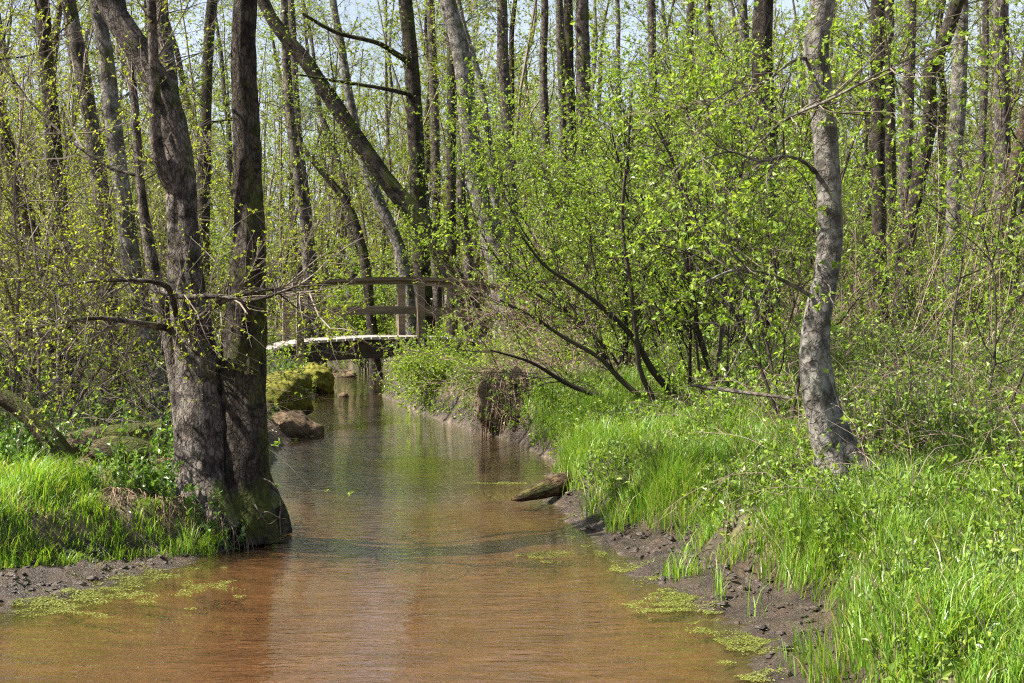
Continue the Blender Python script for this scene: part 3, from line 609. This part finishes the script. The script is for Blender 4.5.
# leafy mass in the centre and right
C_SH = [(1.35, 17.9, 3.2, 'dense fresh-green bush above the stump at the bridge end', 1),
        (2.1, 18.5, 3.8, 'large yellow-green bush left of the leaning dark stems', 1),
        (2.4, 16., 3.6, 'broad leafy bush behind the leaning dark stems', 1),
        (.7, 27.5, 4.0, 'bright green bush well beyond the right end of the footbridge', 1),
        (1.3, 23.5, 4.0, 'tall light-green bush below the open sky', 1),
        (3.2, 21., 5.0, 'tall light-green bush beside the dark bushy trunk', 1),
        (-3.1, 30., 2.0, 'soft green bush seen through the bridge rails', 1),
        (-5.6, 28.0, 2.4, 'soft green bush behind the left bridge posts', 1),
        (5.0, 24., 3.6, 'loose green bush behind the large grey trunk', 0),
        (7.6, 25, 3.4, 'loose green bush behind the pale lit trunk', 0),
        (5.2, 16.5, 1.9, 'low leafy bush right of the large grey trunk', 0),
        (3.0, 30., 4.6, 'light green bush far behind the dark bushy trunk', 1),
        (-8.2, 31, 4.4, 'pale green bush far behind the left thicket', 1),
        (6.2, 33, 4., 'pale green bush far behind the straight grey trunk', 0)]
for x, y, h, lb_, d_ in C_SH:
    shrub('leafy_shrub', lb_, (x, y), h, 12, .38, (-.05, 0), 170, 1800 if d_ else 1200, 11 if d_ else 9, .036 if y < 20 else .044, M_leaf, M_twigd, l2=1.0, l3=.4)
# leaning dark-stemmed shrub over the water
LS = [([(681, 404, 13.5), (651, 368, 13.4), (637, 343, 13.3), (598, 304, 13.1), (570, 283, 13), (545, 266, 12.9), (522, 237, 12.8)], [8, 7, 6, 5, 4, 3, 2]),
      ([(650, 404, 13.6), (623, 382, 13.6), (602, 360, 13.5), (560, 335, 13.4), (530, 315, 13.3), (500, 300, 13.2)], [6, 5.5, 5, 4, 3, 2]),
      ([(628, 405, 13.8), (602, 397, 13.8), (570, 385, 13.8), (530, 362, 13.7), (490, 350, 13.6)], [7, 6, 5, 3, 2]),
      ([(655, 403, 13.4), (640, 370, 13.3), (636, 330, 13.2), (630, 280, 13.1), (622, 220, 13.), (628, 150, 12.9), (632, 90, 12.8)], [6, 5.5, 5, 4, 3.5, 3, 2])]
shrub('leaning_shrub', 'shrub with several dark stems leaning left from the grass over the water', (1.75, 13.5), 2.2, 3, .3, (-.3, 0), 95, 700, 5, .032, M_leaf, M_twigd, traced=LS, l2=.75, l3=.34)
RS = [([(721, 398, 13.2), (714, 380, 13.2), (707, 360, 13.2), (697, 325, 13.1), (692, 285, 13.), (690, 240, 12.9), (680, 180, 12.8), (655, 120, 12.7)], [8, 7, 6.5, 6, 5, 4, 3, 2]),
      ([(716, 385, 13.2), (720, 350, 13.1), (724, 300, 13.), (735, 240, 12.9), (742, 170, 12.8), (760, 110, 12.7)], [5, 4, 3.5, 3, 3, 2]),
      ([(690, 400, 13.3), (690, 350, 13.2), (692, 310, 13.1), (686, 230, 13), (700, 130, 12.9)], [4, 3.5, 3, 2, 2])]
shrub('upright_shrub', 'upright dark-stemmed shrub with bright leaves left of the large grey trunk', (1.95, 13.2), 3.2, 3, .25, (.0, 0), 130, 1000, 8, .038, M_leaf, M_twigd, traced=RS, l2=.9, l3=.4)
# overhanging bush in front of the bridge, twig tangle at its right end
shrub('overhanging_bush', 'low leafy bush hanging over the stream in front of the footbridge', (-.8, 18.7), .55, 20, .6, (-1.1, -.25), 110, 900, 8, .036, M_leaf, M_twig, l2=.42, l3=.24, up=-.02)
shrub('tangled_shrub', 'brown tangle of bare twigs covering the right end of the footbridge', (.65, 19.6), 1.9, 18, .6, (-.3, 0), 200, 1200, 1, .03, M_leaf, M_cane, l2=.9, l3=.4, up=.0, wig=.3)
shrub('tangled_shrub', 'grey-brown brushy twig tangle drooping over the old stump', (.15, 16.0), 1.3, 16, .8, (-.4, -.2), 200, 1100, 2.5, .03, M_leaf, M_cane, l2=.6, l3=.3, up=-.05, wig=.3)
shrub('sapling', 'leafy sapling arching in front of the dark bushy trunk', (2.15, 10.6), 3.6, 4, .22, (-.12, 0), 70, 300, 9, .045, M_leaf, M_twigd, l2=.9, l3=.35)
shrub('sapling', 'thin leafy sapling right of the large grey trunk', (3.3, 10.2), 3.0, 4, .22, (.1, 0), 60, 300, 6, .042, M_leaf, M_twigd, r0=.003, l2=.8, l3=.35)

# ------------------------------------------------------------------ far woodland mass
def distant():
    rng = np.random.default_rng(5); b = MB()
    n = 1700; y = 34 + 70 * rng.random(n) ** .7; x = rng.uniform(-.46, .46, n) * y
    xl, xr = np.interp(y, LY, LX), np.interp(y, RY, RX); k = ~((x > xl - .5) & (x < xr + .5)); x, y = x[k], y[k]; n = len(x)
    g = H(x, y); h = rng.uniform(2.5, 12.5, n); npt = 8; P = np.empty((n, npt, 3)); P[:, 0] = np.c_[x, y, g - .1]; d = nrm(np.c_[rng.normal(0, .15, (n, 2)), np.ones(n)])
    for q in range(1, npt): P[:, q] = P[:, q - 1] + d * (h / (npt - 1))[:, None]; d = nrm(d + rng.normal(0, .09, (n, 3)))
    R = (h * .006)[:, None] * np.linspace(1, .3, npt)[None]
    b.tubes(P, R, 4, m=0)
    P2, R2 = kids(P, R, 27000, .1, 1, 1.1, .8, 5, .05, .2, rng, .006); b.tubes(P2, R2, 3, m=0)
    put_leaves(b, P2, 36, .085, rng, .1)
    return b.build('distant_undergrowth', [M_twig, M_far], smooth=False)
o = distant(); tag(o, 'hazy mass of saplings and spring leaves filling the far wood', 'undergrowth', kind='stuff')

# ------------------------------------------------------------------ banks: grass, herbs, brambles
def sample(n, fx, fy, mask, seed):
    rng = np.random.default_rng(seed); x = rng.uniform(*fx, n); y = rng.uniform(*fy, n); z, mud_, bed_, dl, dr, wl, wr = H(x, y, True)
    p = mask(x, y, dl, dr, wl, wr); k = rng.random(n) < p; return x[k], y[k], z[k], rng
def NL(x, y): return np.where(((x > -2.95) & (x < -2.2) & (y > 8.6) & (y < 9.5)) | ((x > -3.6) & (x < -2.5) & (y > 9.3) & (y < 10.1)), .06, 1)
def inview(x, y, mg=60): return np.abs(x) * F / np.maximum(y, .1) < 512 + mg
def blades(b, x, y, z, h, w, rng, bend=.5, m=0, dirb=None):
    n = len(x); a = rng.uniform(0, 2 * np.pi, n); ld = np.c_[np.cos(a), np.sin(a), np.zeros(n)]
    if dirb is not None: ld = nrm(ld + dirb)
    side = np.c_[-ld[:, 1], ld[:, 0], np.zeros(n)]; a2 = rng.normal(0, .6, n)[:, None]; side = nrm(side * np.cos(a2) + ld * np.sin(a2))
    be = (rng.uniform(.15, 1., n) * bend)[:, None] * h[:, None]; base = np.c_[x, y, z - .02]; hh = h[:, None]; up = np.array([0, 0, 1.])
    c = [base, base + up * hh * .4 + ld * be * .12, base + up * hh * .75 + ld * be * .45, base + up * hh * .95 + ld * be * 1.0]
    ww = [1, .9, .6]; vs_ = []
    for i in range(3): vs_ += [c[i] - side * w[:, None] * ww[i] / 2, c[i] + side * w[:, None] * ww[i] / 2]
    V = np.stack(vs_ + [c[3]], 1); o_ = (np.arange(n) * 7)[:, None]
    Q = np.concatenate([o_ + np.array([[0, 1, 3, 2]]), o_ + np.array([[2, 3, 5, 4]])]); T_ = o_ + np.array([[4, 5, 6]])
    b.add(V.reshape(-1, 3), Q, T_, m=m)
pl_ = lambda x, y, s: np.stack([x * s, y * s, x * 0], -1)
def grass(name, label, fx, fy, n, mask, hfun, seed, wd=.006, bend=.75, out=(0, 0)):
    x, y, z, rng = sample(n, fx, fy, mask, seed)
    cl = np.clip(.7 + .7 * vnoise(pl_(x, y, 2.2), seed) + .5 * vnoise(pl_(x, y, 7), seed), .15, 1.9)
    h = hfun(x, y) * cl * rng.uniform(.5, 1.15, len(x)); b = MB(); f_ = vnoise(pl_(x, y, 2.5), seed + 9)[:, None]
    db = np.c_[np.cos(f_ * 5), np.sin(f_ * 5), f_ * 0] * .6 + np.array([out[0], out[1], 0]) * .35
    blades(b, x, y, z, h, wd * rng.uniform(.6, 1.3, len(x)), rng, bend, 0, db)
    k = rng.random(len(x)) < .15; blades(b, x[k], y[k], z[k], h[k] * .8, np.full(k.sum(), wd * .8), rng, 1.1, 1)
    o = b.build(name, [M_grass, M_straw], smooth=True); tag(o, label, 'grass', kind='stuff'); return o
def mL(x, y, dl, dr, wl, wr):
    e = sstep((dl - wl + .08) / .12) * np.clip(1.15 - (y - 8.1) / .9, .03, 1)
    return np.where(dl > 0, e, 0) * inview(x, y) * (.45 + .55 * (vnoise(pl_(x, y, 2.2), 3) > -.3)) * ((x < -2.05) | (y > 9.6)) * NL(x, y)
grass('grass', 'bright green grass on the left bank above the mud', (-5.5, -1.4), (6.0, 13), 150000, mL, lambda x, y: np.full(len(x), .22), 31, .0055, out=(.9, -1.))
grass('grass', 'grass tufts hanging over the edge of the left mud bank', (-5., -1.75), (6.0, 8.6), 60000, lambda x, y, dl, dr, wl, wr: np.where((dl > wl - .12) & (dl < wl + .4), .9, 0) * (vnoise(pl_(x, y, 3.4), 19) > -.45), lambda x, y: np.full(len(x), .17), 33, .005, .95, (.9, -1.6))
def mR(x, y, dl, dr, wl, wr):
    e = np.maximum(sstep((dr - wr * .95) / .18), .35 * (vnoise(pl_(x, y, 6), 14) > .35) * (dr > .12)); far = np.clip(1.25 - (x - .9 - (y - 5) * .18) / 1.6, .12, 1) * np.clip((17 - y) / 4, 0, 1)
    far = np.where(y < 6.7, np.maximum(far, .6), far)
    return np.where(dr > 0, e * far, 0) * inview(x, y) * (.5 + .5 * (vnoise(pl_(x, y, 1.8), 4) > -.35))
grass('grass', 'lush sunlit grass on the right bank beside the mud and the old log', (.1, 4.4), (4.4, 17), 280000, mR, lambda x, y: np.interp(y, [5, 7, 9, 14], [.25, .21, .19, .22]), 32, .0055, out=(-.9, -.6))

def herbs(name, label, fx, fy, n, mask, hfun, seed, leaf=.04, per=9, lm=M_leafd, cat='undergrowth'):
    x, y, z, rng = sample(n, fx, fy, mask, seed); n = len(x); h = hfun(x, y) * rng.uniform(.35, 1.15, n) * np.clip(.9 + .6 * vnoise(pl_(x, y, 1.6), seed), .3, 1.5)
    P = np.empty((n, 5, 3)); P[:, 0] = np.c_[x, y, z - .02]; d = nrm(np.c_[rng.normal(0, .3, (n, 2)), np.ones(n)])
    for q in range(1, 5): P[:, q] = P[:, q - 1] + d * (h / 4)[:, None]; d = nrm(d + rng.normal(0, .12, (n, 3)))
    b = MB(); b.tubes(P, np.full((n, 5), .0016), 3, m=0); put_leaves(b, P, per, leaf, rng, .15, wr=.55, up=.9)
    o = b.build(name, [M_twig, lm], smooth=False); tag(o, label, cat, kind='stuff'); return o
herbs('herbs', 'low leafy herbs and ivy over the left bank around the mossy logs', (-7.5, -1.6), (8.0, 22), 26000,
      lambda x, y, dl, dr, wl, wr: np.where(dl > wl + .15, .9, 0) * inview(x, y) * np.clip((y - 8.6) / .6, .05, 1) * np.where((y > 13.5) & (y < 18) & (dl < 1.1), .12, 1) * NL(x, y), lambda x, y: np.interp(y, [8, 10, 12, 22], [.09, .13, .25, .5]), 41, .038)
herbs('herbs', 'glossy ivy and herbs at the foot of the waterside alders', (-3.3, -1.6), (8.3, 9.6), 2400,
      lambda x, y, dl, dr, wl, wr: np.where(dl > wl - .02, .9, 0) * (y > 8.25 + .6 * np.clip(-2.5 - x, 0, 1)) * (vnoise(pl_(x, y, 4), 18) > -.3) * NL(x, y), lambda x, y: np.full(len(x), .3), 47, .038, 12)
herbs('herbs', 'knee-high leafy herbs spreading through the right bank grass', (.3, 6), (4.6, 17), 75000,
      lambda x, y, dl, dr, wl, wr: np.where(dr > wr + .12, .5 + .5 * sstep((x - 1.2) / 1.2), 0) * inview(x, y) * (.25 + .75 * (vnoise(pl_(x, y, 1.3), 8) > -.1)), lambda x, y: np.interp(x, [.5, 1.5, 3, 5], [.2, .27, .42, .55]) * np.where(y < 7, .8, 1), 42, .034, 10, M_leafm)
herbs('herbs', 'waist-high green undergrowth under the trees at the right', (1.5, 16), (11, 36), 60000,
      lambda x, y, dl, dr, wl, wr: np.where(dr > 1.2, .9, 0) * inview(x, y) * (.3 + .7 * (vnoise(pl_(x, y, .6), 9) > -.2)), lambda x, y: np.full(len(x), .5), 43, .05, 10, M_leafm)
herbs('herbs', 'green ground layer behind the footbridge and left thicket', (-14, 1.5), (20, 40), 20000,
      lambda x, y, dl, dr, wl, wr: np.where((dl > .2) | (dr > .15), .9, 0) * inview(x, y), lambda x, y: np.full(len(x), .45), 44, .06, 10, M_leaf)
herbs('herbs', 'scattered ground leaves deep in the wood', (-36, 36), (36, 85), 30000,
      lambda x, y, dl, dr, wl, wr: np.where((dl > .3) | (dr > .3), .9, 0) * inview(x, y), lambda x, y: np.full(len(x), .7), 45, .1, 9, M_far)
herbs('herbs', 'small leafy plants fringing the waterline by the bridge', (-5, 1.2), (11.5, 23), 14000,
      lambda x, y, dl, dr, wl, wr: np.where(((dl > .02) & (dl < .9) & (y > 18.5)) | ((dr > .02) & (dr < .9)), .9, 0), lambda x, y: np.where(y > 16, .2, .32), 46, .036, 10, M_leafm)

def brambles(name, label, fx, fy, n, mask, seed, L=1.2, mt=M_cane, r=.0025, up0=.8, drop=-.16, twigs=2500):
    x, y, z, rng = sample(n, fx, fy, mask, seed); n = len(x); P = np.empty((n, 10, 3)); P[:, 0] = np.c_[x, y, z - .03]
    d = nrm(np.c_[rng.normal(0, .6, (n, 2)), np.full(n, up0)]); Ls = L * rng.uniform(.4, 1.3, n)
    for q in range(1, 10): P[:, q] = P[:, q - 1] + d * (Ls / 9)[:, None]; d = nrm(d + rng.normal(0, .1, (n, 3)) + np.array([0, 0, drop]))
    P[..., 2] = np.maximum(P[..., 2], H(P[..., 0], P[..., 1]) + .01)
    b = MB(); R = np.full((n, 1), r) * np.linspace(1.2, .5, 10)[None]; b.tubes(P, R, 4, m=0)
    P2, R2 = kids(P, R, twigs, .1, 1, .25, .9, 4, .0, .2, rng, .006); b.tubes(P2, R2, 3, m=0); put_leaves(b, P2, 2.2, .035, rng)
    o = b.build(name, [mt, M_leaf], smooth=False); tag(o, label, 'brambles', kind='stuff'); return o
brambles('brambles', 'pinkish-brown bramble canes arching over the right bank', (1.3, 5.5), (6.6, 16), 1400,
         lambda x, y, dl, dr, wl, wr: np.where(dr > .9, sstep((x - 1.2) / 1.), 0) * inview(x, y), 51, .85, M_cane, .0019, twigs=5000)
brambles('brambles', 'tangled grey dead stems over the left bank', (-6, -1.9), (10.2, 16), 700,
         lambda x, y, dl, dr, wl, wr: np.where(dl > .5, 1, 0) * inview(x, y), 52, 1.5, M_twig, twigs=4500)
brambles('brambles', 'brown stems standing in the undergrowth further back at the right', (3, 14), (13, 32), 900,
         lambda x, y, dl, dr, wl, wr: np.where(dr > 2, 1, 0) * inview(x, y), 53, 2.2, M_cane, .004, 1.8, -.05, twigs=5000)

# litter, mud clods
def litter(name, label, fx, fy, n, mask, seed, s=.035):
    x, y, z, rng = sample(n, fx, fy, mask, seed); n = len(x); b = MB(); a = rng.uniform(0, 6.28, n)
    b.leaves(np.c_[x, y, z + rng.uniform(.004, .02, n)], np.c_[np.cos(a), np.sin(a), rng.normal(0, .2, n)], nrm(rng.normal(0, .35, (n, 3)) + [0, 0, 1]), s * rng.uniform(.5, 1.3, n), s * .6 * rng.uniform(.6, 1.2, n), m=0, fold=.3)
    o = b.build(name, M_litter, smooth=False); tag(o, label, 'leaf litter', kind='stuff')
litter('leaf_litter', 'dry brown leaves lying on the left bank', (-7, -1.6), (7.8, 24), 30000, lambda x, y, dl, dr, wl, wr: np.where(dl > wl + .1, .9, 0) * inview(x, y), 61)
litter('leaf_litter', 'dry brown leaves lying under the plants of the right bank', (.2, 12), (6, 30), 40000, lambda x, y, dl, dr, wl, wr: np.where(dr > wr + .1, .9, 0) * inview(x, y), 62)
def clods():
    x, y, z, rng = sample(26000, (-3.6, 2.2), (5.2, 11), lambda x, y, dl, dr, wl, wr: np.where(((dl > .1) & (dl < wl + .1)) | ((dr > .08) & (dr < wr + .1)), .75, 0) * (vnoise(pl_(x, y, 5), 77) > -.25), 71); n = len(x)
    u = np.array([[0, 0, 1], [1, 0, 0], [0, 1, 0], [-1, 0, 0], [0, -1, 0], [.7, .7, .5], [-.7, .7, .5], [-.7, -.7, .5], [.7, -.7, .5]], float)
    f = np.array([[0, 5, 6], [0, 6, 7], [0, 7, 8], [0, 8, 5], [1, 2, 5], [2, 3, 6], [3, 4, 7], [4, 1, 8], [5, 2, 6], [6, 3, 7], [7, 4, 8], [8, 1, 5]])
    s = (.005 + .019 * rng.random(n) ** 2.2)[:, None, None]; V = u[None] * s * rng.uniform(.6, 1.4, (n, 9, 3)) * np.array([1.3, 1, .8]); V = V + np.c_[x, y, z][:, None]
    b = MB(); b.add(V.reshape(-1, 3), T=(f[None] + (np.arange(n) * 9)[:, None, None]).reshape(-1, 3)); o = b.build('mud', M_mud, smooth=True); tag(o, 'lumpy wet dark mud along both water edges', 'mud', kind='stuff')
M_mud = plain('wet_mud', (.02, .014, .01), (.11, .075, .05), 9, .38, .6, 60, .6)
clods()

# algae mats on the water margin
def algae(name, label, c, rx, ry, n, seed, ang=0.):
    n *= 2; rx *= 1.25; ry *= 1.25; rng = np.random.default_rng(seed); r = np.sqrt(rng.random(n)); a = rng.uniform(0, 6.28, n); x = r * np.cos(a) * rx; y = r * np.sin(a) * ry
    k = (vnoise(np.stack([x * 7, y * 9, x * 0], -1), seed) + .25 * vnoise(np.stack([x * 25, y * 25, x * 0], -1), seed)) > (r * 1.15 - .45); k &= rng.random(len(k)) < np.clip(.55 + .9 * vnoise(np.stack([x * 13, y * 15, x * 0], -1), seed + 50), .04, 1); x, y = x[k], y[k]; n = len(x)
    x, y = x * math.cos(ang) - y * math.sin(ang), x * math.sin(ang) + y * math.cos(ang)
    b = MB(); a = rng.uniform(0, 6.28, n); g_ = np.maximum(H(x + c[0], y + c[1]), 0)
    b.leaves(np.c_[x, y, g_ + .003 + rng.uniform(0, .006, n)], np.c_[np.cos(a), np.sin(a), rng.normal(0, .08, n)], nrm(rng.normal(0, .12, (n, 3)) + [0, 0, 1]), rng.uniform(.005, .016, n), rng.uniform(.003, .009, n), m=0, fold=.1)
    o = b.build(name, M_algae, smooth=False); o.location = (c[0], c[1], 0); tag(o, label, 'algae', kind='stuff')
algae('algae_mat', 'yellow-green algae mat at the tip of the left mud bank', at(140, 590, 0)[:2], .48, .55, 14000, 1, -.5)
algae('algae_mat', 'thin strip of algae along the lower left mud edge', at(40, 605, 0)[:2], .5, .2, 5000, 2, .8)
algae('algae_mat', 'bright algae mat beside the right mud bank', at(672, 605, 0)[:2], .2, .5, 12000, 3, .2)
algae('algae_mat', 'algae patch at the lower right water edge, nearest of all', at(745, 650, 0)[:2], .2, .45, 9000, 4, 0.1)
algae('algae_mat', 'thin green algae streak floating mid-stream before the stump', at(490, 484, 0)[:2], .42, .12, 3500, 5, 0)
algae('algae_mat', 'faint algae patch floating off the right bank', at(545, 556, 0)[:2], .14, .22, 1800, 6, 0)
algae('algae_mat', 'dark algae film trailing along the right mud edge', at(610, 560, 0)[:2], .12, .8, 7000, 8, .25)
algae('algae_mat', 'algae among grass roots below the old log', at(600, 515, 0)[:2], .3, .45, 4500, 7, 0)

# ------------------------------------------------------------------ logs, stump, rocks
def log(name, label, pts, m, k=22, rough=.14, cat='log', broken=True, ns=60):
    W = np.array(pts, float); o0 = W[len(W) // 2, :3].copy(); W[:, :3] -= o0; S = spline(W, ns); b = MB(); sd = random.randint(0, 99)
    def rad(A, V):
        th = np.arctan2(A[..., 1], A[..., 0]); return 1 + rough * fbm(np.stack([np.cos(th) * 1.5, np.sin(th) * 1.5, A[..., 2] * 3], -1), 3, sd) + .08 * vnoise(np.stack([np.cos(th) * 5, np.sin(th) * 5, A[..., 2] * 4], -1), sd)
    b.tubes(S[None, :, :3], S[None, :, 3], k, rad=rad, cap=True); o = b.build(name, m, attr=True); o.location = o0; tag(o, label, cat); return o
def g4(px, Y, w):
    q = pix(px, 466, Y); rr_ = w / 2 * Y / F; return np.r_[q[0], Y, float(H(q[0], Y)) + rr_ * .75, rr_]
def w4(px, py, Y, w): return np.r_[pix(px, py, Y), w / 2 * Y / F]
log('old_log', 'broken old log jutting from the right bank grass over the water', [w4(511, 499, 10.2, 3), w4(518, 498, 10.2, 8), w4(530, 494, 10.25, 13), w4(548, 488, 10.35, 19), w4(575, 481, 10.5, 22), w4(620, 476, 10.8, 24)], M_rot)
log('mossy_log', 'mossy log end lying in the ivy above the left grass', [g4(92, 9.0, 22), g4(108, 9.0, 27), g4(130, 9.02, 27), g4(150, 9.05, 22)], M_moss)
log('mossy_log', 'long moss-topped log lying behind the ivy left of the alders', [w4(50, 449, 9.9, 24), w4(90, 442, 9.9, 28), w4(125, 438, 9.9, 28), w4(165, 434, 9.9, 26)], M_moss)
log('fallen_branch', 'dark fallen limb slanting down from the left edge to the mossy log', [w4(-30, 386, 8.8, 15), w4(0, 396, 8.8, 16), w4(25, 412, 8.8, 17), w4(48, 436, 8.8, 21), w4(68, 464, 8.8, 25)], M_moss)
log('dead_branch', 'thin dead branch lying across the right bank plants', [w4(690, 385, 9.8, 3), w4(740, 392, 9.6, 4), w4(790, 398, 9.4, 3)], M_bark, 8)
o = rock('boulder', 'brown bare boulder at the left waterline', tuple(at(288, 438, 0) + [0, .25, .05]), (.30, .25, .21), M_rock, 3)
o = rock('boulder', 'large boulder thickly capped with moss beside the water', tuple(at(284, 420, 0) + [-.08, .6, .28]), (.34, .4, .30), M_rock, 8, .22, .4, moss_cap=M_mossr)
rock('stone', 'small brown stone standing in the stream under the footbridge', tuple(at(342, 397, 0) + [0, .1, .0]), (.09, .08, .06), M_rock, 5, cat='stone')
rock('stone', 'small stone at the foot of the straight waterside alder', tuple(at(270, 436, 0) + [-.1, 0, .0]), (.16, .16, .12), M_rock, 6, cat='stone')
rock('boulder', 'dark boulder in shade below the left end of the footbridge', (-3.2, 22.7, .15), (.3, .45, .26), M_rock, 12, moss_cap=M_mossr)
rock('stone', 'flat dark stone beyond the footbridge at the water edge', (-3.3, 27.4, .0), (.3, .2, .12), M_rock, 13, cat='stone')
# old stump with hanging roots
def stump():
    c = at(503, 437, 0) + [.1, .35, 0]; root = thing('tree_stump', 'eroded old stump with hanging roots at the right waterline', 'stump', tuple(c)); rng = np.random.default_rng(4)
    V, Q = lump('s', 0, (.33, .36, .5), None, 31, .3, n=40, freq=2.); V[:, 2] += .25; b = MB(); b.add(V, Q); b.build('stump_body', M_soil, root)
    n = 130; a = rng.uniform(2.6, 6.6, n); r0 = .33 + .05 * rng.random(n); P = np.empty((n, 8, 3)); P[:, 0] = np.c_[np.cos(a) * r0 * .8, np.sin(a) * r0 * .85, rng.uniform(.3, .75, n)]
    d = nrm(np.c_[np.cos(a), np.sin(a), -1.6 * np.ones(n)])
    for q in range(1, 8): P[:, q] = P[:, q - 1] + d * rng.uniform(.03, .1, n)[:, None]; d = nrm(d + rng.normal(0, .15, (n, 3)) + np.array([0, 0, -.55]))
    P[..., 2] = np.maximum(P[..., 2], -.05); b = MB(); b.tubes(P, rng.uniform(.002, .009, n)[:, None] * np.linspace(1, .4, 8)[None], 4); b.build('roots', M_root, root)
    b = MB(); P2, R2 = kids(P, np.full((n, 8), .004), 600, 0, .4, .22, 1.2, 4, .05, .3, rng, .008); b.tubes(P2, R2, 3); put_leaves(b, P2, 2, .03, rng); b.build('sprouts', [M_cane, M_leafd], root, smooth=False)
stump()
# roots under the waterside alders
def roots():
    rng = np.random.default_rng(14); n = 120; x = rng.uniform(-2.4, -1.55, n); y = np.interp(x, [-2.4, -1.55], [8.25, 8.6]) + rng.uniform(-.05, .1, n); P = np.empty((n, 8, 3)); P[:, 0] = np.c_[x, y, H(x, y + .25) + .02]
    d = nrm(np.c_[rng.normal(.1, .3, n), -np.ones(n) * .7, np.zeros(n)])
    for q in range(1, 8): P[:, q] = P[:, q - 1] + d * rng.uniform(.03, .08, n)[:, None]; d = nrm(d + rng.normal(0, .2, (n, 3)) + np.array([0, 0, -.5]))
    P[..., 2] = np.maximum(P[..., 2], -.03); b = MB(); b.tubes(P, rng.uniform(.0015, .004, n)[:, None] * np.linspace(1, .4, 8)[None], 4); o = b.build('hanging_roots', M_root); tag(o, 'fringe of thin roots hanging from the undercut left bank', 'roots', kind='stuff')
roots()
def waterline_twig():
    q = [[(262, 478, 8.5), (275, 486, 8.4), (281, 500, 8.4), (280, 518, 8.4), (281, 535, 8.4)], [(258, 520, 8.5), (268, 512, 8.4), (280, 518, 8.4), (286, 519, 8.4)], [(255, 505, 8.5), (262, 516, 8.4), (268, 524, 8.4), (281, 516, 8.4)]]
    o0 = pix(262, 500, 8.5); b = MB()
    for t in q: s_ = spline(np.array([pix(*a_) - o0 for a_ in t]), 14); b.tubes(s_[None], np.linspace(.006, .0025, 14)[None], 5)
    o = b.build('dead_twig', M_twigd); o.location = o0; tag(o, 'bare dark twig curling into the water beside the straight alder', 'twig')
waterline_twig()
